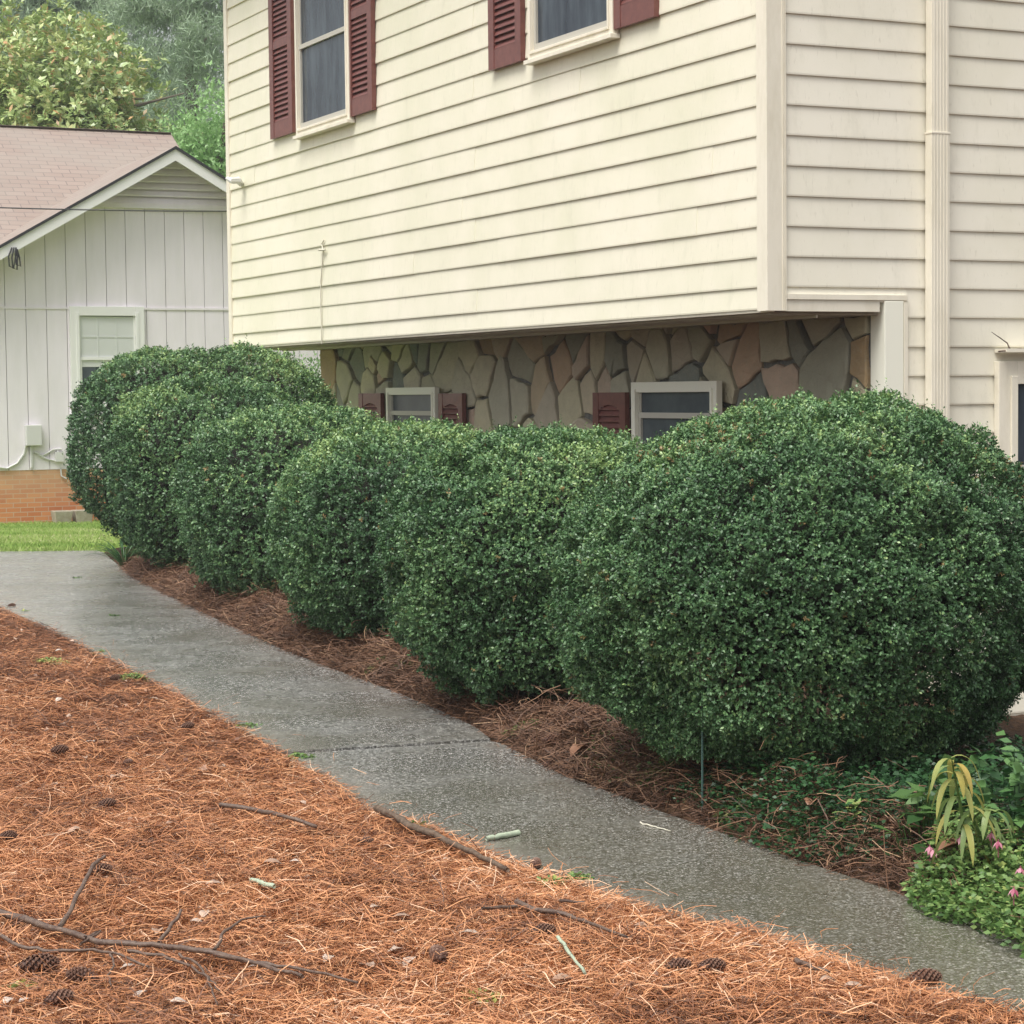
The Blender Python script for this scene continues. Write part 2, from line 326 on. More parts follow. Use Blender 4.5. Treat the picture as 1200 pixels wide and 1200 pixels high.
# ------------------------------------------------------------------ ground sheet
def axis(lo, hi, st, outs): return np.array(sorted(set([round(v, 4) for v in np.arange(lo, hi, st)] + outs)))
xs = axis(-6, 5, .05, [-600, -200, -80, -40, -25, -18, -14, -11, -9, -8, -7.2, -6.5, 5.3, 5.7, 6.2, 7, 8, 10, 14, 20, 30, 60, 150, 600])
ys = axis(4, 22, .05, [-60, -20, -5, 0, 1.5, 2.5, 3.2, 3.7, 22.3, 22.7, 23.2, 24, 25, 26, 27.5, 29, 31, 33, 36, 40, 50, 70, 120, 250, 700])
X, Y = np.meshgrid(xs, ys); P = np.c_[X.ravel(), Y.ravel()]; zz, tt = ground(P)
nx, ny = len(xs), len(ys); I = np.arange(nx * ny).reshape(ny, nx)
fcs = np.stack([I[:-1, :-1].ravel(), I[:-1, 1:].ravel(), I[1:, 1:].ravel(), I[1:, :-1].ravel()], 1)
tag(mesh_obj('ground', np.c_[P, zz], fcs, M['ground'], None, tt, True), kind='structure')
# path slabs split by the joint
JA, JB = onz(338, 883)[:2], onz(575, 868)[:2]
def resample(L, st=.12):
    out = [L[0]]
    for a, b in zip(L[:-1], L[1:]):
        n_ = max(1, int(np.linalg.norm(b - a) / st)); out += [a + (b - a) * k / n_ for k in range(1, n_ + 1)]
    return np.array(out)
def jit(L, s=.012): return L + s * np.c_[fbm(np.c_[L * 6, L[:, :1] * 0], 31), fbm(np.c_[L * 6, L[:, :1] * 0], 37)]
Rr = jit(resample(RE)); Lr = jit(resample(LE))
def split(L, q):
    k = int(np.argmin(np.hypot(*(L - q).T))); return L[:k], L[k:]
jd = nrm(JB - JA)
R1, R2 = split(Rr, JB); L1, L2 = split(Lr, JA)
def slab(Ls, Rs, name, ends, z=0.0):
    # strips between matched left and right edges, 12 across
    n_ = 60
    def rs_(L):
        d = np.r_[0, np.cumsum(np.hypot(*np.diff(L, axis=0).T))]; q = np.linspace(0, d[-1], n_); return np.c_[np.interp(q, d, L[:, 0]), np.interp(q, d, L[:, 1])]
    A, B = rs_(Ls), rs_(Rs); K = 14; vs = []; tn = []
    for k in range(K + 1):
        f_ = k / K; vs.append(np.c_[A + (B - A) * f_, np.full(n_, z)]); tn.append(np.full(n_, f_))
    v = np.vstack(vs); tn = np.hstack(tn); I = np.arange((K + 1) * n_).reshape(K + 1, n_)
    # side skirt
    f = [tuple(map(int, (I[a, b], I[a, b + 1], I[a + 1, b + 1], I[a + 1, b]))) for a in range(K) for b in range(n_ - 1)]
    base = len(v); rim = list(I[0, :]) + list(I[1:, -1]) + list(I[-1, ::-1][1:]) + list(I[::-1, 0][1:-1])
    v = np.vstack([v, v[rim] - [0, 0, .08]]); tn = np.r_[tn, tn[rim]]; m_ = len(rim)
    for k in range(m_): f.append((int(rim[k]), base + k, base + (k + 1) % m_, int(rim[(k + 1) % m_])))
    return tag(mesh_obj(name, v, f, M['path'], None, tn), kind='structure')
g = .007 * nrm(np.array([-jd[1], jd[0]]))
if g[1] < 0: g = -g
L1 = np.vstack([L1, JA - g]); R1 = np.vstack([R1, JB - g]); L2 = np.vstack([JA + g, L2[1:], onz(-600, 660)[:2] * [1, 1]]); R2 = np.vstack([JB + g, R2[1:], FAR + [-1.0, 0.02], FAR + [-6.5, .1]])
slab(L1, R1, 'path', 0, 0.0); slab(L2, R2, 'path', 0, 0.008)

# ------------------------------------------------------------------ main house
house = thing('house', 'cream lap-sided house with maroon shutters, its upper floor overhanging a flagstone wall', 'house', (C0[0], C0[1], -1.3))
EXP = .203; FIRST = .15
def lap(mb, O, e, n, s0, s1, zb, zt, first, wav=1):
    z0 = zb; k = 0
    while z0 < zt - 1e-3:
        z1 = z0 + (first if k == 0 and first else EXP); z1 = min(z1, zt)
        st = [s0] + sorted(random.uniform(s0 + .3, s1 - .3) for _ in range(int((s1 - s0) // 3.6) if k % 2 else 0)) + [s1]
        if s1 - s0 > 5 and k % 3 == 1: st = [s0, 4.6 + random.uniform(-.02, .02), s1]
        for q in range(len(st) - 1):
            a, b_ = st[q], st[q + 1]; m_ = max(2, int((b_ - a) / .35) + 1); ss = np.linspace(a, b_, m_); ex = .0034 * (q % 2)
            w1 = .0022 * wav * fbm(np.c_[ss * 1.1, np.full(m_, z0 * 3), np.full(m_, 1.)], 50); w2 = .0025 * wav * fbm(np.c_[ss * .9, np.full(m_, z0 * 3), np.full(m_, 5.)], 51)
            vs = []
            for j, s_ in enumerate(ss):
                base = O + e * s_
                pr = .015 + ex + w2[j]
                zj = z0 + w1[j]
                vs += [base + n * (-.002) + Z * (zj + .003), base + n * pr + Z * zj, base + n * (pr + .001) + Z * (zj + .012), base + n * (.002 + ex) + Z * z1 + Z * .004]
            fs_ = []
            for j in range(m_ - 1):
                for r_ in range(3): fs_.append((j * 4 + r_, (j + 1) * 4 + r_, (j + 1) * 4 + r_ + 1, j * 4 + r_ + 1))
            # end cap
            fs_.append((0, 1, 2, 3)); fs_.append(((m_ - 1) * 4 + 3, (m_ - 1) * 4 + 2, (m_ - 1) * 4 + 1, (m_ - 1) * 4))
            mb.add(vs, fs_)
        z0 = z1; k += 1
ZT = 6.75
nF, nR = -e2, -e1
mb = MB(); lap(mb, C0, e1, nF, .0, SL, ZB, ZT, FIRST)
mb.build('front_siding', M['siding'], house)
TR = 9.0     # length of side wall
T1 = rs(1022, 420)[0]; T2 = rs(1056, 420)[0]; T3 = rs(1059, 420)[0]
mb = MB(); lap(mb, C0, e2, nR, .0, T3 + .02, ZB + .05, ZT, FIRST - .05, .6)
lap(mb, C0, e2, nR, T3 + .02, TR, -1.25, ZT, (ZB + FIRST - (-1.25)) % EXP, .6)
mb.build('side_siding', M['siding_side'], house)
# wall cores
mb = MB(); mb.box(C0 + e1 * .02 + e2 * .02 + Z * (ZB + .02), e1 * (SL - .04), e2 * (TR - .04), Z * (ZT - ZB)); mb.build('upper_wall', M['trim'], house)
SO = 0.93    # setback of stone wall
mb = MB(); mb.box(C0 + e1 * .02 + e2 * (T2 + .08) + Z * (-1.3), e1 * (SL - .6), e2 * (TR - T2 - .10), Z * (ZB + 1.32)); mb.build('lower_wall', M['mortar'], house)
# soffit under overhang
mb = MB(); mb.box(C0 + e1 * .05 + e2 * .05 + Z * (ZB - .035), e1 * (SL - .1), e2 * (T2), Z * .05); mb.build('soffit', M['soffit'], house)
mb = MB(); mb.box(C0 + nF * .004 + Z * (ZB - .02), e1 * SL, e2 * .05, Z * .022); mb.build('drip_edge', M['trim'], house)
mb = MB(); mb.box(C0 + e2 * .42 + e1 * .06 + Z * (ZB - .055), e1 * (SL - .5), e2 * .015, Z * .02); mb.build('soffit_bead', M['whitecable'], house)
# corner post of fluted trim
mb = MB()
wl = .10; wr = .125
mb.box(C0 + nF * .028 + nR * .028 + Z * (ZB - .012), e1 * (wl + .028), e2 * .028, Z * (ZT - ZB + .01))
mb.box(C0 + nF * .0 + nR * .0281 + Z * (ZB - .012), e2 * (wr), e1 * .028, Z * (ZT - ZB + .01))
for k in range(3): mb.box(C0 + nR * .032 + e2 * (wr - .008 - k * .012) + Z * (ZB - .012), e2 * .006, e1 * .004, Z * (ZT - ZB))
mb.build('corner_trim', M['trim'], house)
mb = MB(); mb.box(C0 + e1 * (SL - .03) + nF * .03 + Z * (ZB - .01), e1 * .10, e2 * .13, Z * (ZT - ZB)); mb.build('corner_trim', M['trim'], house)
# header and boxed post on side under the overhang
zh = rs(930, 350)[1]
mb = MB(); mb.box(C0 + e2 * (wr + .002) + nR * .03 + Z * (zh - .005), e2 * (T3 - wr + .01), e1 * .04, Z * .035)
mb.box(C0 + e2 * (wr + .001) + nR * .018 + Z * (zh - .085), e2 * (T1 + .05 - wr), e1 * .05, Z * .078); mb.build('header_trim', M['trim'], house)
tp = rs(1034, 420)[0]
mb = MB(); mb.box(C0 + e2 * tp + nR * .03 + Z * -1.3, e2 * (T2 - tp), e1 * .17, Z * (zh + 1.29)); o = mb.build('boxed_post', M['post'], house, bevel=.004)
mb = MB(); mb.box(C0 + e2 * (T2 + .003) + nR * .034 + Z * -1.3, e2 * (T3 - T2 + .008), e1 * .03, Z * (zh + 1.28)); mb.build('channel_trim', M['trim'], house)
# downspout
td0, td1 = [float(np.dot(hit(x_, 300, C0 + nR * .105, e1) - C0, e2)) for x_ in (1092, 1113)]
mb = MB(); dw = td1 - td0
zs = rs(1095, 157)[1]
for (a, b_, ins) in ((-1.2, zs, 0), (zs, ZT, .004)):
    mb.box(C0 + e2 * (td0 + ins) + nR * (.105 - ins) + Z * a, e2 * (dw - 2 * ins), e1 * (.075 - 2 * ins), Z * (b_ - a))
    for k in range(5): mb.box(C0 + e2 * (td0 + dw * (.12 + .175 * k)) + nR * (.1085 - ins) + Z * (a + .001), e2 * dw * .085, e1 * .004, Z * (b_ - a - .002))
mb.box(C0 + e2 * (td0 - .004) + nR * .11 + Z * (zs - .012), e2 * (dw + .008), e1 * .083, Z * .014)
ds = mb.build('downspout', M['trim'], house, bevel=.003); child_base(ds, house)
mb = MB(); mb.box(C0 + e2 * (td0 - .02) + nR * .112 + Z * 1.0, e2 * (dw + .04), e1 * .004, Z * .03); mb.build('strap', M['trim'], ds)
# roof with eaves (above the picture)
mb = MB(); A = C0 + nF * .55 + nR * .4 + Z * ZT
mb.box(A, e1 * (SL + .8), e2 * (TR + 1.1), Z * .06); mb.build('eave_soffit', M['trim'], house)
mb = MB(); A = A + Z * .18; L_, W_ = e1 * (SL + .8), e2 * (TR + 1.1)
mb.add([A, A + L_, A + L_ + W_, A + W_, A + W_ * .5 + Z * 2.2, A + L_ + W_ * .5 + Z * 2.2, A - Z * .12, A + L_ - Z * .12, A + L_ + W_ - Z * .12, A + W_ - Z * .12], [(0, 1, 5, 4), (2, 3, 4, 5), (0, 4, 3), (1, 2, 5), (6, 7, 1, 0), (7, 8, 2, 1), (8, 9, 3, 2), (9, 6, 0, 3), (6, 9, 8, 7)])
mb.build('roof', M['bark_far'], house)

def shutter(O, e, n, s0, s1, z0, z1, arch=False, mid=True):
    mb = MB(); W = s1 - s0; d = .045; st = W * .17
    P0 = O + n * .016
    def bx(a, b_, c, d_, th=d, off=0): mb.box(P0 + e * a + n * off + Z * c, e * (b_ - a), n * th, Z * (d_ - c))
    bx(s0, s0 + st, z0, z1); bx(s1 - st, s1, z0, z1)
    rb = .16 if not arch else .12; rt = .10
    bx(s0 + st, s1 - st, z0, z0 + rb, d - .004); bx(s0 + st, s1 - st, z1 - rt, z1, d - .004)
    bx(s0 + st, s1 - st, z0 + .01, z1 - .01, .008)
    rng = [(z0 + rb, z1 - rt)]
    if mid:
        zm = z0 + (z1 - z0) * .52; bx(s0 + st, s1 - st, zm - .04, zm + .04, d - .004); rng = [(z0 + rb, zm - .04), (zm + .04, z1 - rt)]
    for a, b_ in rng:
        k = max(2, int((b_ - a) / .052)); h = (b_ - a) / k
        for q in range(k):
            c = a + q * h; x0, x1 = s0 + st, s1 - st
            vs = []
            for s_ in (x0, x1):
                vs += [P0 + e * s_ + n * .036 + Z * (c + .004), P0 + e * s_ + n * .036 + Z * (c + .012), P0 + e * s_ + n * .010 + Z * (c + h + .004), P0 + e * s_ + n * .010 + Z * (c + h - .004)]
            mb.add(vs, [(0, 1, 5, 4), (1, 2, 6, 5), (2, 3, 7, 6), (3, 0, 4, 7), (0, 3, 2, 1), (4, 5, 6, 7)])
    if arch:
        zt = z1 - rt; n_ = 8; xm = (s0 + s1) / 2; hw = (s1 - s0) / 2 - st
        for q in range(n_):
            a = -1 + 2 * q / n_; b_ = -1 + 2 * (q + 1) / n_; hh = .045 * ((a + b_) / 2) ** 2 + .006
            bx(xm + a * hw, xm + b_ * hw, zt - hh, zt + .001, d - .005)
    return mb.build('shutter', M['maroon'], house)
def window(O, e, n, s0, s1, z0, z1, tw, parent, fm, sash=True, sill=True, gl=None, rail=.5, off=0.016, muntin=None):
    """s0..s1,z0..z1 the opening; tw trim width."""
    mb = MB(); P0 = O + n * off; d = .055
    def bx(mb, a, b_, c, d_, th, o_=0): mb.box(P0 + e * a + n * o_ + Z * c, e * (b_ - a), n * th, Z * (d_ - c))
    bx(mb, s0 - tw, s0, z0 - tw, z1 + tw, d); bx(mb, s1, s1 + tw, z0 - tw, z1 + tw, d); bx(mb, s0, s1, z1, z1 + tw, d); bx(mb, s0, s1, z0 - tw, z0, d)
    bx(mb, s0 - tw * .35, s0 - .001, z0 - tw * .35, z1 + tw * .35, d + .012); bx(mb, s1 + .001, s1 + tw * .35, z0 - tw * .35, z1 + tw * .35, d + .012)
    bx(mb, s0 - .002, s1 + .002, z0 - tw * .35, z0 - .001, d + .0115)
    if sill: bx(mb, s0 - tw - .02, s1 + tw + .02, z0 - tw - .03, z0 - tw + .004, d + .03)
    wo = mb.build('window', fm, parent, bevel=.003); child_base(wo, parent)
    mb = MB(); bx(mb, s0, s1, z0, z1, .006, .004); mb.build('pane', gl or M['glass'], wo)
    if sash:
        mb = MB(); zr = z0 + (z1 - z0) * rail; q = .035
        bx(mb, s0 + .002, s0 + q, z0 + .002, zr, .022, .0105); bx(mb, s1 - q, s1 - .002, z0 + .002, zr, .022, .0105); bx(mb, s0 + q, s1 - q, z0 + .002, z0 + q + .02, .022, .0105)
        bx(mb, s0 + .002, s1 - .002, zr, zr + .045, .026, .0105); bx(mb, s0 + .002, s0 + q * .7, zr + .045, z1 - .002, .012, .0105); bx(mb, s1 - q * .7, s1 - .002, zr + .045, z1 - .002, .012, .0105)
        mb.build('sash', M['sash'] if fm is not M['white'] else M['white'], wo)
    if muntin:
        mb = MB()
        for k in range(1, muntin[0]): s_ = s0 + (s1 - s0) * k / muntin[0]; bx(mb, s_ - .008, s_ + .008, z0 + .003, z1 - .003, .008, .012)
        for k in range(1, muntin[1]): z_ = z0 + (z1 - z0) * k / muntin[1]; bx(mb, s0 + .003, s1 - .003, z_ - .008, z_ + .008, .007, .0121)
        mb.build('muntin', M['blind'], wo)
    return wo
# upper windows
a0 = fs(357, 150); a1 = fs(414, 135); print('w1', a0, a1)
b0 = fs(632, 62); b1 = fs(722, 30); print('w2', b0, b1)
zw = (a0[1] + a1[1]) / 2; zw2 = (b0[1] + b1[1]) / 2
window(C0, e1, nF, a1[0], a0[0], zw, zw + 1.62, .07, house, M['trim'])
window(C0, e1, nF, b1[0], b0[0], zw2, zw2 + 1.62, .07, house, M['trim'])
for p, q in (((323, 163), (349, 156)), ((414, 137), (443, 130)), ((580, 82), (618, 73)), ((727, 34), (775, 21))):
    u_, v_ = fs(*p), fs(*q); zq = (u_[1] + v_[1]) / 2; print('sh', u_, v_); shutter(C0, e1, nF, v_[0], u_[0], zq, zq + 1.86)
# thin cable stapled on the front siding, and hook at the far corner
pts = [(380, 281), (377, 286), (379, 294), (378, 305), (376, 330), (376, 360), (377, 385), (377, 403)]
mb = MB(); mb.tube([hit(x, y, C0 + nF * .03, e2) for x, y in pts], .007, 5); mb.tube([hit(374, 293, C0 + nF * .04, e2), hit(381, 293, C0 + nF * .04, e2)], .012, 5)
mb.build('cable', M['whitecable'], house)
mb = MB(); p = C0 + e1 * SL; mb.tube([hit(283, 216, C0 + nF * .03, e2), hit(279, 211, C0 + nF * .1, e2), hit(272, 212, C0 + nF * .18, e2), hit(266, 209, C0 + nF * .2, e2)], [.03, .04, .035, .02], 7); mb.build('wire_hook', M['metal'], house)
# stone wall
def clip(poly, a, n_):
    out = []
    for i in range(len(poly)):
        p, q = poly[i], poly[(i + 1) % len(poly)]; dp, dq = (p - a) @ n_, (q - a) @ n_
        if dp <= 0: out.append(p)
        if dp * dq < 0: out.append(p + (q - p) * dp / (dp - dq))
    return out
S0W = .17
OS = C0 + e2 * (tp + .015)
p = hit(378, 440, OS, e2); S1W = float(np.dot(p - OS, e1)); print('stone len', S1W)
ZS0 = -1.2
cell = .35; seeds = []
rr_ = random.Random(5)
for i in range(-1, int((S1W) / cell) + 2):
    for j in range(-1, int((ZB - ZS0) / (cell * 1.05)) + 2):
        if rr_.random() < .24: continue
        seeds.append(((i + rr_.uniform(-.55, .55) + .5 * (j % 2)) * cell * 1.0, ZS0 + (j + rr_.uniform(-.55, .55)) * cell * 1.1))
        if rr_.random() < .22: seeds.append((seeds[-1][0] + .12, seeds[-1][1] + .14))
seeds = np.array(seeds); mb = MB()
for k, sd in enumerate(seeds):
    poly = [np.array(q) for q in ((S0W, ZS0), (S1W, ZS0), (S1W, ZB - .03), (S0W, ZB - .03))]
    for j in np.argsort(((seeds - sd) ** 2).sum(1))[1:16]:
        d = seeds[j] - sd; d0 = d; d = d * [1.12, .93] if abs(d[0]) + abs(d[1]) > 1e-6 else d
        poly = clip(poly, sd + d0 * .5 - d / np.linalg.norm(d) * (.006 + .017 * ((k * 7 + int(j) * 7) % 5) / 4), d)
        if len(poly) < 3: break
    if len(poly) < 3: continue
    pl = []
    for a, b_ in zip(poly, poly[1:] + poly[:1]):     # roughen the outline
        L = np.linalg.norm(b_ - a); k_ = max(1, int(L / .09))
        for q in range(k_):
            p_ = a + (b_ - a) * q / k_; pl.append(p_ + (0 if q == 0 else 1) * np.array([rr_.uniform(-.017, .017), rr_.uniform(-.017, .017)]))
    pl = np.array(pl); c = pl.mean(0); h = rr_.uniform(.025, .068); tone = rr_.random(); tilt = (rr_.uniform(-.05, .05), rr_.uniform(-.04, .04)); n_ = len(pl)
    P3 = lambda q, hh: OS + e1 * q[0] + Z * q[1] + nF * (hh + tilt[0] * (q[0] - c[0]) + tilt[1] * (q[1] - c[1]))
    inn = c + (pl - c) * .93
    vs = [P3(q, -.01) for q in pl] + [P3(q, h - .012 + rr_.uniform(-.004, .004)) for q in pl] + [P3(q, h) for q in inn] + [P3(c, h + rr_.uniform(0, .01))]
    fs_ = []
    for q in range(n_):
        q2 = (q + 1) % n_; fs_ += [(q, n_ + q, n_ + q2, q2), (n_ + q, 2 * n_ + q, 2 * n_ + q2, n_ + q2), (2 * n_ + q, 3 * n_, 2 * n_ + q2)]
    mb.add(vs, fs_, tone)
mb.build('stone_wall', M['stone'], house)
mb = MB(); mb.box(OS + e1 * S0W + Z * ZS0, e1 * (S1W - S0W), e2 * .12, Z * (ZB - ZS0 - .02)); mb.build('mortar', M['mortar'], house)
# basement windows on the stone wall
def ss(px, py): p = hit(px, py, OS + nF * .05, e2); return float(np.dot(p - OS, e1)), float(p[2])
for (l, r, ty, tw, gl) in ((465, 516, 462, .075, M['glass_soft']), (757, 845, 459, .085, M['glass_soft'])):
    sl, sr = ss(l, ty)[0], ss(r, ty)[0]; zt = (ss(l, ty + 1)[1] + ss(r, ty)[1]) / 2
    window(OS + nF * .075, e1, nF, sr, sl, zt - .75, zt, tw, house, M['post'], gl=gl, rail=.72)
for l, r, ty in ((428, 454, 461), (522, 550, 461), (704, 742, 460)):
    sl, sr = ss(l, ty)[0], ss(r, ty)[0]; shutter(OS + nF * .07, e1, nF, sr, sl, ss(l, ty)[1] - .95, ss(l, ty)[1], True, False)
# window at right on side wall
rq = lambda px, py, d: (lambda p_: (float(np.dot(p_ - C0, e2)), float(p_[2])))(hit(px, py, C0 + nR * d, e1))
q0 = rq(1169, 413, .07); q2 = rq(1191, 450, .06)
tw = q2[0] - q0[0]
window(C0, e2, nR, q2[0] , q2[0] + .95, q2[1] - 1.25, q2[1], tw * .92, house, M['trim'], sill=False)
mb = MB(); mb.box(C0 + e2 * (q0[0] + .02) + nR * .015 + Z * (q0[1] - .0), e2 * 1.3, nR * .13, Z * .025)
mb.build('window_cap', M['trim'], house)
# concrete footing strip at base
mb = MB(); mb.box(C0 + e2 * (T3 + .03) + nR * .06 + Z * -1.4, e2 * (TR - T3), e1 * .06, Z * .22); mb.build('footing', M['concrete_block'], house)

# ------------------------------------------------------------------ neighbour's house
def uvmap(o, U, V, O):
    me = o.data; uvl = me.uv_layers.new(name='UVMap')
    for l in me.loops:
        p = np.array(me.vertices[l.vertex_index].co) - O; uvl.data[l.index].uv = (float(p @ U), float(p @ V))
YN = 32.0
N0 = at(197, 465, YN); N0[2] = 0
def ns(px, py): p = hit(px, py, N0, e1); return float(np.dot(p - N0, e2)), float(p[2])
GZ = ns(150, 612)[1]; print('neigh ground', GZ, 'apex', ns(197, 190))
nb = thing('house', 'grey-white board-sided house with gabled brown roof and brick base, beyond the lawn', 'house', (N0[0], N0[1], GZ))
zA = ns(197, 186)[1]; zBand = ns(100, 361)[1]; zBr = ns(100, 549)[1]; zVent = ns(200, 240)[1]
sA = ns(197, 300)[0]; PI_ = .575; HW = 3.35
zE = zA - PI_ * HW
lft = sA - HW
mb = MB()     # boards above the flashing, below, each with grooves between
x = lft - 6.0
bw = .30
while x < sA + HW:
    for (za, zb_) in ((zBr, zBand - .012), (zBand + .012, None)):
        x1 = min(x + bw - .009, sA + HW)
        if zb_ is None:
            f1 = zA - PI_ * abs(x - sA) + .05; f2 = zA - PI_ * abs(x1 - sA) + .05
            if x < lft: f1 = f2 = zE + .04
            mid = x < sA < x1
            f1, f2 = max(f1, za + .02), max(f2, za + .02)
        else: f1 = f2 = zb_
        B0, B1 = N0 + e2 * x, N0 + e2 * x1
        vs = [B0 + Z * za, B1 + Z * za, B1 + Z * f2, B0 + Z * f1]; vs = vs + [v_ - e1 * .02 for v_ in vs]
        mb.add(vs, [(3, 2, 1, 0), (4, 5, 6, 7), (0, 1, 5, 4), (1, 2, 6, 5), (2, 3, 7, 6), (3, 0, 4, 7)])
    x += bw
mb.build('board_siding', M['nsiding'], nb)
mb = MB(); B0 = N0 + e1 * .01
mb.add([B0 + e2 * (lft - 6) + Z * zBr, B0 + e2 * (sA + HW) + Z * zBr, B0 + e2 * (sA + HW) + Z * zE, B0 + e2 * sA + Z * (zA + .06), B0 + e2 * lft + Z * zE, B0 + e2 * (lft - 6) + Z * zE], [(0, 1, 2, 3, 4, 5)])
mb.box(B0 + e2 * (lft - 6) + Z * GZ, e2 * (HW * 2 + 6), e1 * 9, Z * (zE - GZ)); mb.build('wall', M['sash'], nb)
mb = MB(); mb.box(N0 + e2 * (lft - 6) + nR * .035 + Z * (zBand - .02), e2 * (HW * 2 + 6), e1 * .03, Z * .035); mb.build('flashing', M['nsiding'], nb)
mb = MB(); mb.box(N0 + e2 * (lft - 6) + nR * .012 + Z * (GZ - .1), e2 * (HW * 2 + 6), e1 * .02, Z * (zBr - GZ + .1)); o = mb.build('brick_base', M['brick'], nb); uvmap(o, e2, Z, N0 + Z * zBr)
# roof
th = .13; OH = .45
def slope_roof(sgn):
    mb = MB(); ov = .35
    a = N0 + e2 * sA + Z * (zA + th) + nR * OH; b_ = N0 + e2 * (sA + sgn * (HW + ov)) + Z * (zA + th - PI_ * (HW + ov)) + nR * OH
    L = e1 * 7
    vs = [a, b_, b_ + L, a + L]; vs += [v_ - Z * .04 for v_ in vs]
    mb.add(vs, [(0, 1, 2, 3), (7, 6, 5, 4), (0, 4, 5, 1), (1, 5, 6, 2), (2, 6, 7, 3), (3, 7, 4, 0)] if sgn > 0 else [(3, 2, 1, 0), (4, 5, 6, 7), (1, 5, 4, 0), (2, 6, 5, 1), (3, 7, 6, 2), (0, 4, 7, 3)])
    o = mb.build('roof', M['shingle'], nb); sl = nrm(b_ - a); uvmap(o, e1, sl, a)
    mb = MB()   # soffit + rake board
    a2, b2 = a - Z * .042, b_ - Z * .042
    vs = [a2, b2, b2 + e1 * (OH - .02), a2 + e1 * (OH - .02)]; vs += [v_ - Z * .02 for v_ in vs]
    mb.add(vs, [(0, 1, 2, 3), (7, 6, 5, 4), (0, 4, 5, 1), (1, 5, 6, 2), (2, 6, 7, 3), (3, 7, 4, 0)])
    o2 = mb.build('soffit', M['nsiding'], nb)
    mb = MB(); a3, b3 = a - Z * .035 + nR * .0, b_ - Z * .035
    vs = [a3, b3, b3 - Z * .17, a3 - Z * .17]; vs += [v_ + nR * .025 for v_ in vs]
    mb.add(vs, [(0, 1, 2, 3), (7, 6, 5, 4), (0, 4, 5, 1), (1, 5, 6, 2), (2, 6, 7, 3), (3, 7, 4, 0)]); mb.build('rake_board', M['white'], nb)
    mb = MB(); a4, b4 = a + Z * .006 + nR * .03, b_ + Z * .006 + nR * .03
    vs = [a4, b4, b4 - Z * .045, a4 - Z * .045]; vs += [v_ + nR * .02 for v_ in vs]
    mb.add(vs, [(0, 1, 2, 3), (7, 6, 5, 4), (0, 4, 5, 1), (1, 5, 6, 2), (2, 6, 7, 3), (3, 7, 4, 0)]); mb.build('drip_edge', M['cable'], nb)
slope_roof(1); slope_roof(-1)
# main roof behind, ridge along e2
RP = at(200, 156, 36.5)
dr = float(np.dot(RP - N0, e1)); sr = float(np.dot(RP - N0, e2)); zr = float(RP[2])
fr = N0 + e1 * (-.1); zf = zE + .1
pt = (zr - zf) / (dr + .1)
mb = MB(); A1 = N0 + e2 * sr + e1 * dr + Z * zr; A0 = N0 + e2 * (sr - 14) + e1 * dr + Z * zr
B1 = N0 + e2 * sr + e1 * (.5) + Z * (zr - pt * (dr - .5)); B0 = N0 + e2 * (sr - 14) + e1 * (.5) + Z * (zr - pt * (dr - .5))
D1 = A1 + e1 * 5 - Z * pt * 5; D0 = A0 + e1 * 5 - Z * pt * 5
mb.add([A0, A1, B1, B0, D0, D1], [(0, 3, 2, 1), (0, 1, 5, 4)]); o = mb.build('roof', M['shingle'], nb); uvmap(o, e2, nrm(B1 - A1), A1)
mb = MB(); mb.box(A0 - e1 * .08 - Z * .005, A1 - A0, e1 * .16, Z * .007); mb.build('ridge_cap', M['shingle'], nb); uvmap(nb.children[-1], e2, e1, A0)
# gable louvre
mb = MB(); zz0 = zVent; hwv = (zA + .04 - zz0) / PI_
nl = int((zA - zz0) / .105)
for k in range(nl):
    z_ = zz0 + .105 * k; hw = hwv - (z_ + .06 - zz0) / PI_
    if hw < .04: break
    a = N0 + e2 * (sA - hw) + Z * z_; vs = []
    for q in (a, a + e2 * 2 * hw): vs += [q + nR * .075, q + nR * .075 + Z * .02, q + nR * .022 + Z * .115, q + nR * .022 + Z * .09]
    mb.add(vs, [(0, 1, 5, 4), (1, 2, 6, 5), (2, 3, 7, 6), (3, 0, 4, 7), (0, 3, 2, 1), (4, 5, 6, 7)])
mb.box(N0 + e2 * (sA - hwv) + nR * .09 + Z * (zz0 - .07), e2 * 2 * hwv, e1 * .07, Z * .07)
mb.build('gable_vent', M['nsiding'], nb)
wl_, wt_ = ns(91, 370); wr_, _ = ns(157, 370)
window(N0, e2, nR, wl_, wr_, wt_ - 1.3, wt_, .135, nb, M['white'], gl=M['glass_soft'], rail=.5, off=.022)
mb = MB(); mb.box(N0 + e2 * (wl_ + .02) + nR * .0325 + Z * (wt_ - .75), e2 * (wr_ - wl_ - .04), nR * .004, Z * .74)
for k in range(1, 3): mb.box(N0 + e2 * (wl_ + (wr_ - wl_) * k / 3 - .01) + nR * .037 + Z * (wt_ - .6), e2 * .02, nR * .006, Z * .59)
mb.box(N0 + e2 * (wl_ + .01) + nR * .0371 + Z * (wt_ - .32), e2 * (wr_ - wl_ - .02), nR * .006, Z * .02)
mb.build('blind', M['blind'], nb)
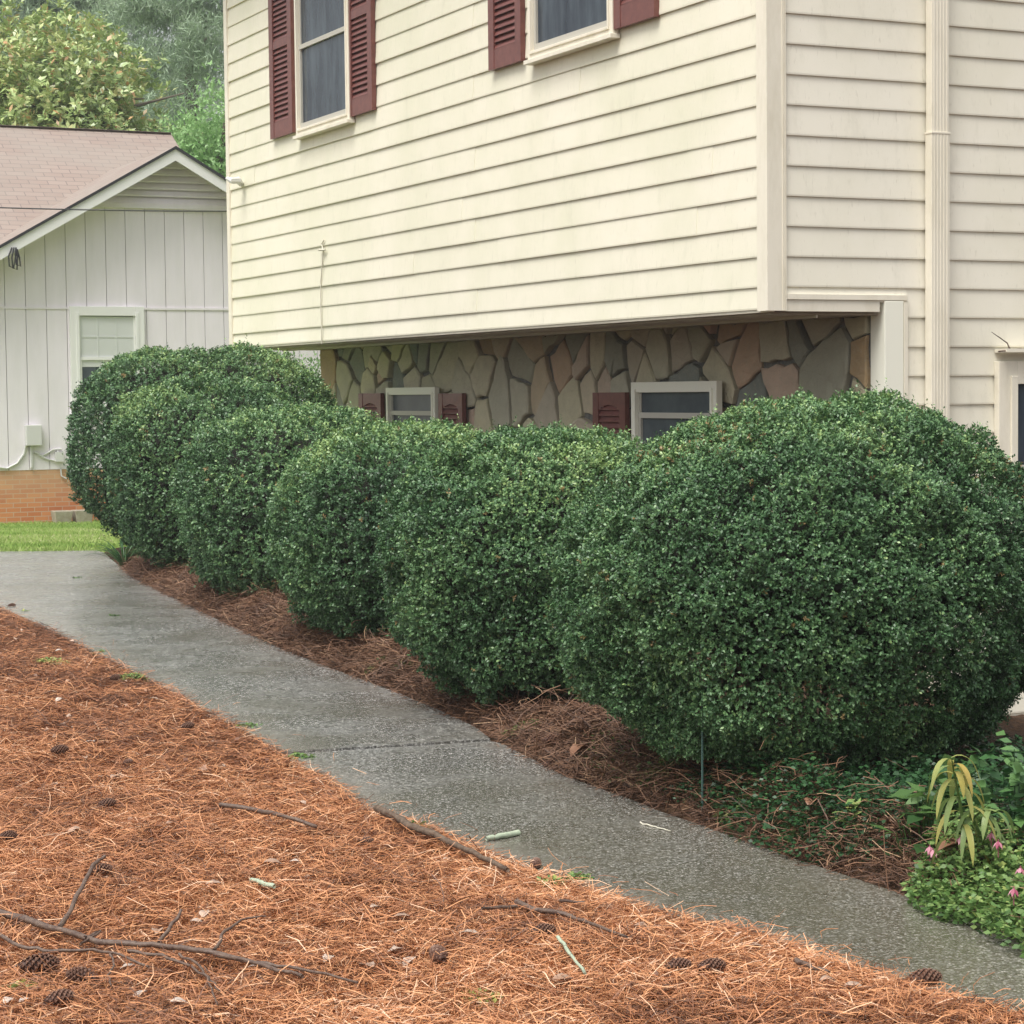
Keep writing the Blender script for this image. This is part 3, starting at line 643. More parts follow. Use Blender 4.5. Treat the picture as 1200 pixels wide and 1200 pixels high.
# meter box and its cables
x0, zt_ = ns(28, 498); x1, zb_ = ns(47, 522)
box = MB(); box.box(N0 + e2 * x0 + nR * .02 + Z * zb_, e2 * (x1 - x0), nR * .12, Z * (zt_ - zb_)); bo = box.build('meter_box', M['metal'], nb, bevel=.01)
mb = MB(); W = lambda px, py, d=.04: hit(px, py, N0 + nR * d, e1)
mb.tube([W(37, 521), W(37, 548)], .022, 6)
mb.tube([W(30, 522), W(28, 532), W(20, 543), W(8, 549), W(-6, 547)], .018, 6)
mb.tube([W(40, 530), W(50, 534), W(62, 527), W(72, 526)], .016, 6); mb.tube([W(45, 533), W(55, 538), W(64, 540), W(68, 528)], .016, 6)
mb.tube([W(71, 548), W(72, 558), W(78, 561)], .012, 5)
mb.build('conduit', M['metal'], nb)
mb = MB(); mb.box(W(64, 541, .02), e2 * .12, nR * .08, Z * .14); mb.build('junction_box', M['metal'], nb)
mb = MB(); a_ = W(80, 560, .015); mb.box(a_ , e2 * .25, nR * .02, Z * .18); mb.build('crawl_vent', M['darksash'], nb)
mb = MB()    # wire loops below the eave
for k, (dx, dy) in enumerate(((0, 0), (4, 2), (8, -2))):
    mb.tube([W(14 + dx * .6, 290, .5), W(10 + dx, 300 + dy, .5), W(11 + dx, 312 + dy, .5), W(16 + dx, 314 + dy, .5), W(18 + dx * .6, 302, .5), W(20, 292, .5)], .012, 5)
mb.build('service_wire', M['cable'], nb)
# overhead service cable
mb = MB(); p0, p1 = at(-420, 220, 29.), at(420, 246, 29.5); n_ = 40
mb.tube([p0 + (p1 - p0) * k / n_ - Z * (.12 * 4 * (k / n_) * (1 - k / n_)) for k in range(n_ + 1)], .010, 5)
o = mb.build('overhead_cable', M['cable']); tag(o, 'thin black overhead wire crossing in front of the gabled brown roof', 'cable')
# two concrete planters by the brick
for k, (l, r) in enumerate(((62, 83), (86, 107))):
    A = W(l, 611, .25); B = W(r, 611, .25); A[2] = B[2] = GZ; c = (A + B) / 2; wd = np.linalg.norm(B - A) * .5
    t_ = thing('planter', ('tan concrete trough against the brick base, left one of the pair' if k == 0 else 'tan concrete trough against the brick base, right one beside the holly'), 'planter', (c[0], c[1], GZ), 'concrete troughs')
    mb = MB(); H = .22; d = .14
    for (s_, zt) in ((1, 0),):
        vs = []
        for z_, f_ in ((0, .8), (H, 1.0), (H, .86), (.05, .7)):
            for a_, b_ in ((-1, -1), (1, -1), (1, 1), (-1, 1)): vs.append(c + e2 * a_ * wd * f_ + e1 * b_ * d * f_ + Z * z_)
        fs_ = [(3, 2, 1, 0)]
        for q in range(3):
            for s in range(4): fs_.append((q * 4 + s, q * 4 + (s + 1) % 4, q * 4 + 4 + (s + 1) % 4, q * 4 + 4 + s))
        fs_.append((12, 13, 14, 15)); mb.add(vs, fs_)
    mb.build('pot', M['concrete_block'], t_, bevel=.01)
    mb = MB(); mb.box(c - e2 * wd * .7 - e1 * d * .7 + Z * .12, e2 * wd * 1.4, e1 * d * 1.4, Z * .02); mb.build('soil', M['dirt'], t_)

# ------------------------------------------------------------------ leaves
def leaf_quads(P, D, Nn, L, W, fold=.25):
    """P base points, D leaf direction, Nn leaf normal; one folded quad pair per leaf."""
    D = nrm(D); S = nrm(np.cross(D, Nn)); Nn = np.cross(S, D); L = L[:, None]; W = W[:, None]
    a = P; b = P + D * L * .5 + S * W * .5 + Nn * W * fold; c = P + D * L; d = P + D * L * .5 - S * W * .5 + Nn * W * fold
    v = np.stack([a, b, c, d], 1).reshape(-1, 3); n_ = len(P); f = np.arange(n_ * 4).reshape(n_, 4); return v, f
def sphere_dirs(n, rng): 
    v = rng.normal(size=(n, 3)); return nrm(v)
PROF_H = np.array([0, .08, .2, .38, .55, .7, .82, .91, .97, 1.0]); 
def bush(name, label, c, rx, ry, H, nsp, leafL, seed, ang=0, prof=None, core=True, bare=False, hollow=.10, brown=0.0, zl=0.05, per=8):
    rng = np.random.default_rng(seed)
    prof = prof or [.50, .64, .80, .95, 1.0, .97, .86, .68, .42, 0.0]
    root = thing(name, label, 'shrub', (c[0], c[1], gz(c[0], c[1])), 'clipped holly shrubs along the path')
    h0 = zl
    def surf(th, h):
        r = np.interp(h, PROF_H, prof); ct, st_ = np.cos(th), np.sin(th)
        q = (np.abs(ct) ** 2.15 + np.abs(st_) ** 2.15) ** (-1 / 2.15)
        x = r * q * ct * rx; y = r * q * st_ * ry
        z = h0 + h * (H - h0)
        return np.stack([x, y, z], -1)
    # sample by area
    ng = 6 * nsp; th = rng.uniform(0, 2 * np.pi, ng); L = np.r_[0, np.cumsum(np.hypot(np.diff(PROF_H) * H, np.diff(prof) * rx))]; u = rng.uniform(0, L[-1], ng); h = np.interp(u, L, PROF_H)
    rr = np.interp(h, PROF_H, prof); keep = rng.random(ng) < np.clip(rr, .0, 1); th, h = th[keep][:nsp], h[keep][:nsp]
    P = surf(th, h); e = .01; dth = surf(th + e, h) - P; dh = surf(th, np.clip(h + e, 0, 1)) - surf(th, np.clip(h - e, 0, 1)); N_ = nrm(np.cross(dth, dh))
    da = .026 if bare else .045
    def disp(P_):
        a = fbm(P_ * 1.8 + seed, seed, 1) * da + fbm(P_ * 6.0, seed + 5, 2) * .052 + fbm(P_ * 15., seed + 8, 1) * .042
        hol = fbm(P_ * 3.6 + 9, seed + 3, 2); return a - hollow * smooth(hol, .2, .5)
    P = P + N_ * disp(P)[:, None]
    dep = rng.exponential(.036, len(P)); P = P - N_ * dep[:, None]
    if bare:     # holes in the underside where branches show
        hn = fbm(P * 3.0 + 4, seed + 40, 2); kp = ~((P[:, 2] < H * .36) & (hn > .10 + (P[:, 2] - H * .05) * 1.3)); P, N_ = P[kp], N_[kp]
        dep = dep[kp]
    ax = nrm(N_ + rng.normal(size=N_.shape) * .45 + np.array([0, 0, .35]))
    n_ = len(P); Pl = np.repeat(P, per, 0); Al = np.repeat(ax, per, 0); k = np.tile(np.arange(per), n_)
    stem = leafL * 1.9
    shoot = np.repeat(np.where(rng.random(n_) < .018, rng.uniform(1.8, 3.4, n_), 1.0), per)[:, None]
    base = Pl + Al * (k[:, None] / per * stem) * shoot
    rnd = nrm(np.cross(Al, rng.normal(size=Al.shape))); D = nrm(rnd + Al * rng.uniform(.2, 1.1, (len(Al), 1)))
    Nn = nrm(Al + rng.normal(size=Al.shape) * .35)
    LL = leafL * rng.uniform(.7, 1.25, len(Al)); v, f = leaf_quads(base, D, Nn, LL, LL * .58, .18)
    cl = fbm(P * 4.5 + 3, seed + 60, 2); cl2 = fbm(P * 1.6 + 8, seed + 61, 2)
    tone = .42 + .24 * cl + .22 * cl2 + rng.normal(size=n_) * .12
    tone = tone + .24 * smooth(P[:, 2] / H, .65, 1.0)  # leaves lighter toward the top: light from above put into their colour
    tl = np.repeat(tone, per) + rng.normal(size=n_ * per) * .08 + .10 * (k == per - 1)
    dead = rng.random(n_) < (.006 + brown * smooth(fbm(P * 1.5 + 2, seed + 70, 2), .15, .6)); tl = np.where(np.repeat(dead, per), 1.0, np.clip(tl, 0, .92))
    ca, sa = math.cos(ang), math.sin(ang); Rm = np.array([[ca, -sa, 0], [sa, ca, 0], [0, 0, 1]]); base_z = gz(c[0], c[1])
    off = np.array([c[0], c[1], base_z])
    v = v @ Rm.T + off
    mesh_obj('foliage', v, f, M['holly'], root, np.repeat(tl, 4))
    # closed dark core shell, blocks light and paints the shade between leaves
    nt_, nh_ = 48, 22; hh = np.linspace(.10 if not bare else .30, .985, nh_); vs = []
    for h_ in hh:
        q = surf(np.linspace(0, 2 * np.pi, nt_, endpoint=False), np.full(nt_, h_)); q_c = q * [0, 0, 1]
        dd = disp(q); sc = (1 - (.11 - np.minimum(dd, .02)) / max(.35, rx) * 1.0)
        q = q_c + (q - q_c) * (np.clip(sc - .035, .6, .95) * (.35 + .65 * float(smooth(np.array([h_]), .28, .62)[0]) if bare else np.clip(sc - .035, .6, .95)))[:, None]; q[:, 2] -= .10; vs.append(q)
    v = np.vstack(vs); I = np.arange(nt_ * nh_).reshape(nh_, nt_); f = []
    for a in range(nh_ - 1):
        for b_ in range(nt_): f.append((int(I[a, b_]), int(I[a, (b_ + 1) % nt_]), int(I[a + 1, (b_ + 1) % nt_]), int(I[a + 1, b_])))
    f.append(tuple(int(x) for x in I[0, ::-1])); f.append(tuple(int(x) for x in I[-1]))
    mesh_obj('dark_core', v @ Rm.T + off, f, M['core'], root)
    # stems and limbs
    mb = MB(); rg = random.Random(seed)
    for k in range(16 if bare else 8):
        a = rg.uniform(0, 6.28); r1 = rg.uniform(.05, .2); r2 = rg.uniform(.5, .9); z2 = rg.uniform(.3, .6) * H
        p0 = np.array([r1 * math.cos(a), r1 * math.sin(a), -.05]); p3 = np.array([r2 * math.cos(a + rg.uniform(-.4, .4)) * rx, r2 * math.sin(a) * ry, z2])
        pts = []; 
        for q in range(8):
            t_ = q / 7; p = p0 + (p3 - p0) * t_; p = p + np.array([rg.uniform(-.03, .03), rg.uniform(-.03, .03), .12 * math.sin(t_ * 3.14) * rg.uniform(.6, 1)]); pts.append(p @ Rm.T + off)
        mb.tube(pts, [.016 * (1 - .7 * q / 7) for q in range(8)], 6)
        if bare:
            for q in range(3):
                s_ = pts[3 + q]; d_ = nrm(np.array([rg.uniform(-1, 1), rg.uniform(-1, .2), rg.uniform(-.5, .5)])) * rg.uniform(.15, .35)
                mb.tube([s_, s_ + d_ * .5 + [0, 0, .03], s_ + d_], [.007, .005, .003], 5)
    mb.build('branch', M['wood'], root)
    return root
B = lambda px, Y: at(px, 700, Y)[:2]
rowang = math.atan2(e2[1], e2[0])
# bush row, nearest first
PF = [.50, .68, .88, .99, 1.0, .91, .76, .58, .36, 0]; PE = [.52, .68, .87, .98, 1.0, .96, .86, .70, .45, 0]
bush('holly_shrub', 'largest and nearest holly shrub, a wide rounded dome at the right end of the row', B(952, 8.3), 1.02, .80, 1.36, 72000, .0135, 113, rowang, prof=PF, bare=True, hollow=.05, brown=.12, zl=-.02)
bush('holly_shrub', 'rounded holly shrub just left of the largest one, second from the near end', B(640, 10.35), .78, .74, 1.26, 38000, .0158, 102, rowang, brown=.03, prof=PE, zl=-.03)
bush('holly_shrub', 'rounded holly shrub below the small basement window, third from the near end', B(478, 12.75), .77, .95, 1.24, 27000, .0185, 103, rowang, prof=PE, zl=-.03)
bush('holly_shrub', 'rounded holly shrub in the middle left of the row, fourth from the near end', B(348, 15.5), .80, 1.0, 1.41, 20000, .0215, 104, rowang, prof=PE, zl=-.03)
bush('holly_shrub', 'rounded holly shrub overlapping the tall far one, second from the far end', B(254, 18.0), .88, .85, 1.53, 14000, .025, 105, rowang, prof=PE, zl=-.03)
bush('holly_shrub', 'tallest and farthest holly shrub, its broad flat top in front of the grey house', B(244, 20.8), 1.33, .9, 1.86, 17000, .027, 106, rowang, prof=PE, zl=-.03)

# ------------------------------------------------------------------ pine straw
def straw(name, label, P, z, mat_, Lr, Wr, rng, tones, tilt=.12, curl=.25, segs=3, lift=.0, align=None):
    n = len(P); a = rng.uniform(0, 2 * np.pi, n)
    if align is not None: a = np.where(rng.random(n) < align[1], align[0] + rng.normal(size=n) * .4, a)
    L = rng.uniform(*Lr, n); W = rng.uniform(*Wr, n); tl = rng.normal(size=n) * tilt; cv = rng.normal(size=n) * curl
    D = np.c_[np.cos(a), np.sin(a), np.zeros(n)]; S = np.c_[-np.sin(a), np.cos(a), np.zeros(n)]
    zz = z + rng.exponential(.008 + lift, n) + .004
    rows = []
    for k in range(segs + 1):
        t_ = k / segs - .5; c = np.c_[P, zz] + D * (t_ * L)[:, None] + S * (cv * L * (t_ * t_ - .25 * .5))[:, None]
        c[:, 2] += tl * t_ * L + .015 * (1 - 4 * t_ * t_) * rng.random(n) * (L / .15)
        w_ = (W * (1 - .5 * abs(t_) * 2 * .6))[:, None] * .5
        rows += [c + S * w_, c - S * w_ + np.array([0, 0, .0]) + Z * (W[:, None] * .5)]
    v = np.stack(rows, 1).reshape(-1, 3); m_ = 2 * (segs + 1); b0 = (np.arange(n) * m_)[:, None]
    f = np.vstack([np.hstack([b0 + 2 * k, b0 + 2 * k + 1, b0 + 2 * k + 3, b0 + 2 * k + 2]) for k in range(segs)])
    tn = np.repeat(tones, m_)
    return tag(mesh_obj(name, v, f, mat_, None, tn), label, 'pine straw', kind='stuff')
rng = np.random.default_rng(5)
# foreground straw, density falling with distance
def scatter(n, xlo, xhi, ylo, yhi, rng, pw=1.6):
    u = rng.random(n); y = (ylo ** (1 - pw) + u * (yhi ** (1 - pw) - ylo ** (1 - pw))) ** (1 / (1 - pw)); x = rng.uniform(-1, 1, n) * (y * .27 + .2) + 0; return np.c_[x, y]
P = scatter(400000, 0, 0, 4.7, 17, rng, 2.6)
dm = poly_dist(P, LEx); kp = ((dm > -.22) & (rng.random(len(P)) < .006)) | (dm > -.015 + .05 * fbm(np.c_[P * 5, P[:, :1] * 0], 77)) & ~((dm < .03) & (rng.random(len(P)) < .6)); P = P[kp]
z, _ = ground(P); print('needles', len(P))
patch = fbm(np.c_[P * 2.5, P[:, :1] * 0], 5, 3); tones = np.clip(.475 + .34 * patch + rng.normal(size=len(P)) * .25 - .16 * smooth(P[:, 1], 7.5, 12), 0, 1)
al = 1.2 * fbm(np.c_[P * 1.2, P[:, :1] * 0], 6, 2) + .3
far = (P[:, 1] / 6)
straw('pine_straw', 'orange-brown pine straw covering the slope in the foreground', P, np.maximum(z, 0.0), M['needle'], (.04, .14), (.0013, .0027), rng, tones, .30, .6, 3, .0, (al, .12))
# darker straw in the bed by the shrubs
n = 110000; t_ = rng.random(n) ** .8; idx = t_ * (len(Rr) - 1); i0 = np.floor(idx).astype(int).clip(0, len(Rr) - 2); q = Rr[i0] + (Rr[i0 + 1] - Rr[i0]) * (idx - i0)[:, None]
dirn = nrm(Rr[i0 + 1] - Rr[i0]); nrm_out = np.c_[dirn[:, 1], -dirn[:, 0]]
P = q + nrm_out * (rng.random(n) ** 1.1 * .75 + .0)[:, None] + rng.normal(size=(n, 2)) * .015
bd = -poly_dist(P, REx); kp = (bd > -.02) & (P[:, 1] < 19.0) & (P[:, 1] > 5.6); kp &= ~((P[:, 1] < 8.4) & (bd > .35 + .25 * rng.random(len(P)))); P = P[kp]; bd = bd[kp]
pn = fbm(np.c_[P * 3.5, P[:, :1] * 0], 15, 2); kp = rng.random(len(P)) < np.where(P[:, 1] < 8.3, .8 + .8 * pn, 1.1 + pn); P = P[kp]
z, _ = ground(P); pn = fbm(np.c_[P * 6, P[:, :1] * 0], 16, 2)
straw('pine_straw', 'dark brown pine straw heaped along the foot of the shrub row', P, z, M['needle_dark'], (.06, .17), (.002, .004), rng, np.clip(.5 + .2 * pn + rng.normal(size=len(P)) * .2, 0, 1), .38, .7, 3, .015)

# ------------------------------------------------------------------ sticks, cones, litter
def wob(pts, k=4, j=.004):
    out = []
    for a, b_ in zip(pts[:-1], pts[1:]):
        for q in range(k): out.append(a + (b_ - a) * q / k + np.array([random.uniform(-j, j), random.uniform(-j, j), random.uniform(-j, j) * .6]))
    return out + [pts[-1]]
def stick(name, label, lines, m=None, cat='stick', parts=None):
    mb = MB(); base = G(*lines[0][0][0])
    for pts, r_a, r_b, hs in lines:
        W3 = [G(x, y, .046 + h) for (x, y), h in zip(pts, hs if hasattr(hs, '__len__') else [hs] * len(pts))]
        W3 = wob(W3); n_ = len(W3); mb.tube(W3, [r_a + (r_b - r_a) * k / (n_ - 1) for k in range(n_)], 8, jit=.12)
    o = mb.build(name, m or M['twig'], None, True); return tag(o, label, cat)
stick('fallen_branch', 'long forked grey-brown branch lying across the straw in the lower left corner', [
    ([(-60, 1080), (0, 1094), (60, 1113), (118, 1130), (180, 1134), (245, 1143), (300, 1157), (355, 1173)], .011, .005, .015),
    ([(240, 1142), (300, 1157), (350, 1162), (420, 1181)], .006, .003, .015),
    ([(70, 1113), (92, 1090), (112, 1067), (124, 1062)], .007, .005, [.015, .05, .09, .10]),
    ([(185, 1133), (200, 1120), (213, 1108)], .006, .004, [.015, .03, .05]),
    ([(250, 1141), (265, 1125), (285, 1114), (312, 1111)], .005, .002, [.015, .03, .04, .04]),
    ([(-40, 1095), (0, 1120), (25, 1136), (60, 1140), (110, 1140), (140, 1145), (175, 1160)], .006, .003, .012),
    ([(150, 1140), (190, 1146), (225, 1160), (245, 1172), (258, 1190)], .005, .002, .012),
    ([(210, 1143), (235, 1158), (245, 1178), (255, 1205)], .004, .002, .01),
    ([(100, 1128), (118, 1120), (95, 1135)], .004, .003, .02), ([(130, 1143), (135, 1158), (128, 1170), (131, 1182)], .003, .002, .01)], cat='branch')
stick('stick', 'dark straight stick lying in the straw near the left part of the path joint', [([(258, 960), (300, 966), (340, 976), (372, 987)], .009, .006, .006)])
stick('fallen_limb', 'thick bark-covered limb half buried in straw at the edge of the path', [([(443, 963), (480, 985), (505, 993), (530, 1006), (555, 1018), (595, 1038)], .014, .008, .004)], M['bark'], 'branch')
stick('stick', 'dark crooked stick with side twigs on the straw below the middle of the path', [([(565, 1086), (605, 1082)], .004, .006, .004), ([(605, 1076), (625, 1087), (662, 1092), (690, 1102), (735, 1120)], .009, .004, .004), ([(655, 1075), (685, 1077)], .005, .003, .004)])
stick('stick', 'pale green lichen-covered stick lying on the concrete at the straw edge', [([(569, 996), (585, 994), (608, 989)], .008, .010, -.005)], M['lichen'])
stick('stick', 'thin pale twig pointing down the slope under the crooked stick', [([(655, 1120), (668, 1140), (686, 1166)], .005, .004, .006)], M['lichen'])
stick('stick', 'short stubby dark stick on the straw near the bottom right of the slope', [([(932, 1149), (950, 1156), (972, 1163)], .008, .004, .006)])
stick('stick', 'short green-grey lichen twig alone in the middle of the straw slope', [([(296, 1049), (308, 1053), (322, 1057)], .007, .007, .0)], M['lichen'])
stick('stick', 'thin straight straw-coloured stem lying on the dark side of the path', [([(750, 975), (768, 980), (786, 985)], .003, .002, -.012)], M['whitecable'])
stick('stick', 'short dark stick at the edge of the bed beneath the fourth shrub', [([(303, 744), (315, 741), (328, 740)], .008, .005, .0)])
mb = MB(); pp = lambda x, y, d: hit(x, y, C0 + nR * d, e1)
mb.tube(wob([pp(1185, 411, .10), pp(1180, 402, .11), pp(1172, 396, .12), pp(1162, 389, .12)], 2, .003), [.006, .006, .005, .004, .004, .003, .002], 6); mb.tube([pp(1170, 412, .13), pp(1195, 409, .13), pp(1215, 411, .13)], .006, 5)
tag(mb.build('twig', M['twig'], None), 'dry brown twig caught on the cap of the dark right-hand window', 'twig')
p = G(823, 968); q = at(823, 806, p[1] + .02); th_ = thing('garden_stake', 'thin dark green stake upright in front of the largest shrub', 'stake', p)
M['stake'] = mat('green_stake', (.04, .085, .075), .5); mb = MB(); mb.tube([p - Z * .05, p + (q - p) * .5, q], .0042, 6); mb.build('post', M['stake'], th_)
def cone(px, py, L, a, label, tilt=.1, squash=1.0):
    p = G(px, py, 0); rg = random.Random(int(px * 7 + py)); Rr_ = L * .27
    L *= .84; Rr_ *= .84; o = thing('pine_cone', label, 'pine cone', p, 'pine cones fallen on the ground')
    ax = np.array([math.cos(a) * math.cos(tilt), math.sin(a) * math.cos(tilt), math.sin(tilt)]); s1 = nrm(np.cross(ax, Z)); s2 = np.cross(s1, ax); c0 = p + Z * (Rr_ * .75 + (.030 if py > 700 and label.find('concrete edge') < 0 else 0)) - ax * L / 2
    mb = MB(); prof = lambda t_: (math.sin(math.pi * min(1, t_ * .93 + .06)) ** .6) * (1 - .28 * t_)
    mb.tube([c0 + ax * L * t_ for t_ in (0, .2, .4, .6, .8, 1)], [Rr_ * .75 * prof(t_) + .001 for t_ in (0, .2, .4, .6, .8, 1)], 10, .1); mb.build('core', M['conescale'], o, True)
    mb = MB(); n_ = 95
    for k in range(n_):
        t_ = (k + .5) / n_; th = k * 2.39996; d = s1 * math.cos(th) + s2 * math.sin(th); rr = Rr_ * prof(t_); q = c0 + ax * L * t_
        s_ = nrm(np.cross(ax, d)); w_ = L * .062 * (.6 + .6 * math.sin(math.pi * t_)); out = nrm(d + ax * .35); b_ = q + d * rr * .5; tip = q + out * rr * 1.12
        mb.add([b_ - s_ * w_ * .5, b_ + s_ * w_ * .5, tip + s_ * w_ - ax * .002, tip + out * w_ * .6, tip - s_ * w_ - ax * .002, tip + ax * w_ * .9], [(0, 1, 2, 5), (0, 5, 4), (2, 3, 5), (5, 3, 4), (2, 1, 0, 4), (4, 3, 2)], [.2, .2, .6, 1.0 if rg.random() < .4 else .7, .6, .5])
    mb.build('scales', M['conescale'], o)
CN = [(650, 905, .115, .15, 'brown pine cone lying on the concrete edge, lower of the stacked pair by the bed'), (647, 895, .10, .2, 'brown pine cone at the bed edge, upper of the stacked pair'),
      (629, 890, .06, .1, 'small dark pine cone left of the stacked pair at the bed edge'), (742, 925, .07, .8, 'dark pine cone in the weeds below the largest shrub'),
      (118, 1036, .085, .3, 'dark round pine cone half sunk in the straw above the forked branch'), (46, 1153, .12, .1, 'large open pine cone under the forked branch near the left edge'),
      (97, 1166, .10, 2.9, 'dark flattened pine cone under the middle of the forked branch'), (10, 994, .07, 0, 'dark pine cone at the left edge level with the dark straight stick'),
      (126, 954, .075, .4, 'brown pine cone on the straw left of the dark straight stick'), (430, 998, .06, .5, 'small dark pine cone below the bark-covered limb'),
      (514, 1140, .10, 1.9, 'reddish open pine cone low in the middle of the straw slope'), (637, 1109, .08, .1, 'long thin brown pine cone beneath the crooked stick'),
      (628, 1029, .08, 1.4, 'rust brown pine cone standing at the straw edge by the concrete'), (795, 1151, .08, .2, 'grey-brown pine cone on the lower slope, left one of two near the bottom right'),
      (834, 1152, .085, .1, 'pale grey pine cone on the lower slope, right one of two near the bottom right'), (1083, 1168, .11, .1, 'reddish flat pine cone lying at the straw edge by the near end of the path'),
      (220, 861, .075, .4, 'round brown pine cone in the straw near the small green tuft'), (135, 803, .07, .2, 'reddish brown pine cone on the upper slope beside the path'), (70, 891, .085, .3, 'dull brown pine cone in the straw on the left of the upper slope'),
      (14, 716, .07, 0, 'dark pine cone at the top left end of the straw slope'), (70, 1192, .09, .6, 'brown pine cone cut by the bottom edge below the forked branch'), (150, 905, .06, 1., 'small brown pine cone on the straw between two larger ones at left')]
for c_ in CN: cone(*c_)
# dead leaves: separate small things
def dead_leaf(px, py, L, tone, label, a=None, curl=.5, dz=.035):
    p = G(px, py, dz); a = random.uniform(0, 6.28) if a is None else a; mb = MB(); n_ = 7
    D = np.array([math.cos(a), math.sin(a), random.uniform(-.15, .25)]); D = nrm(D); S = nrm(np.cross(D, Z)); U = np.cross(S, D); vs = []; tn = []
    for k in range(n_):
        t_ = k / (n_ - 1); w_ = L * .30 * math.sin(math.pi * (t_ * .92 + .04)) ** .8 * random.uniform(.85, 1.15); c = p + D * L * (t_ - .5) + U * L * .12 * math.sin(t_ * 3.1) * curl
        vs += [c + S * w_ + U * w_ * curl, c, c - S * w_ + U * w_ * curl * random.uniform(.3, 1)]; tn += [tone, tone - .15, tone]
    fs_ = []
    for k in range(n_ - 1):
        for q in (0, 1): fs_.append((k * 3 + q, k * 3 + q + 1, k * 3 + q + 4, k * 3 + q + 3))
    mb.add(vs, fs_, tn); o = mb.build('fallen_leaf', M['litter'], None, True)
    sm = o.modifiers.new('thick', 'SOLIDIFY'); sm.thickness = .001
    return tag(o, label, 'leaf', 'dead leaves on the straw')
gl_ = 'small pale dead leaf lying on the orange pine straw'
for (x, y) in [(180, 828), (70, 829), (64, 930), (118, 921), (135, 922), (250, 1050), (185, 1106), (100, 898), (240, 1086), (165, 1182), (30, 1190), (10, 1190), (440, 1078), (320, 1025), (470, 1090), (465, 1130), (550, 1110), (355, 952), (88, 985), (150, 1150), (385, 1140), (210, 1192), (300, 1150), (750, 1100), (430, 1149), (480, 1143), (105, 880), (20, 756), (70, 770), (345, 1023), (60, 820), (200, 978), (230, 1095), (660, 1165), (885, 1125), (970, 1165), (1000, 1172)]:
    dead_leaf(x, y, random.uniform(.03, .06), random.uniform(.55, 1.0), gl_)
dead_leaf(952, 945, .10, .25, 'large reddish brown dead leaf standing in the ivy under the largest shrub', 1.2, .8, .07)
dead_leaf(1118, 1007, .12, .35, 'large tan dead leaf among the flowers at right', .4, .6, .09)
dead_leaf(680, 873, .11, .3, 'large brown dead leaf on the bed between the two nearest shrubs', .8, .9, .06)
dead_leaf(570, 929, .035, .2, 'small red-brown leaf alone on the middle of the concrete path', .1, .4, .0)
dead_leaf(447, 811, .05, .4, 'tan dead leaf at the bed edge halfway along the path', .1, .4, .02)

rng = np.random.default_rng(77); P = scatter(9000, 0, 0, 4.7, 15.7, rng, 1.4); dm = poly_dist(P, LEx); P = P[(dm > .01) & (rng.random(len(P)) < .25 + .75 * smooth(P[:, 1], 7, 12) + .5 * fbm(np.c_[P * 3, P[:, :1] * 0], 70))]; n = len(P); z, _ = ground(P)
th = rng.uniform(0, 6.283, n); D = np.c_[np.cos(th), np.sin(th), rng.normal(size=n) * .3]; L = rng.uniform(.008, .032, n); v, f = leaf_quads(np.c_[P, np.maximum(z, 0) + rng.uniform(.012, .03, n)], D, nrm(np.c_[rng.normal(size=(n, 2)) * .5, np.ones(n)]), L, L * rng.uniform(.4, .9, n), .2)
tag(mesh_obj('leaf_litter', v, f, M['litter'], None, np.repeat(np.clip(rng.random(n) ** 1.6 * .75, 0, 1), 4)), 'brown bark crumbs and leaf scraps strewn through the pine straw', 'leaf litter', kind='stuff')
# ------------------------------------------------------------------ small plants
def strap_plant(name, label, base, n, L, W, m, rng, tones, droop=1.0, lean=(0, 0), cat='plant', stem=None):
    root = thing(name, label, cat, base)
    mb = MB()
    for k in range(n):
        a = rng.uniform(0, 2 * np.pi); l = L * rng.uniform(.6, 1.15); up = rng.uniform(.5, 1.1); seg = 7; vs = []; d = np.array([math.cos(a) + lean[0], math.sin(a) + lean[1], 0]); d = d / (np.linalg.norm(d) + .3); s = np.array([-math.sin(a), math.cos(a), 0])
        b0 = np.array(base) + (0 if stem is None else stem(rng.random()))
        p = b0 + d * .01; v = d * .5 + Z * up
        for q in range(seg + 1):
            t_ = q / seg; w_ = W * (math.sin(math.pi * (.12 + .88 * t_)) ** .7) * .5 + .0004
            vs += [p + s * w_, p - Z * w_ * .5, p - s * w_]
            v = v - Z * droop * 2.0 / seg * (.3 + t_); v = v / np.linalg.norm(v); p = p + v * l / seg
        fs_ = []
        for q in range(seg):
            for r_ in (0, 1): fs_.append((q * 3 + r_, q * 3 + r_ + 1, q * 3 + r_ + 4, q * 3 + r_ + 3))
        mb.add(vs, fs_, float(tones(rng)))
    mb.build('leaves', m, root, True)
    return root
rg = np.random.default_rng(3)
b_ = G(145, 668); strap_plant('liriope', 'strap-leaved dark green tuft at the far left end of the bed, spilling onto the concrete', b_, 60, .42, .014, M['ivy'], rg, lambda r: r.uniform(.3, 1), 1.1, cat='plant')
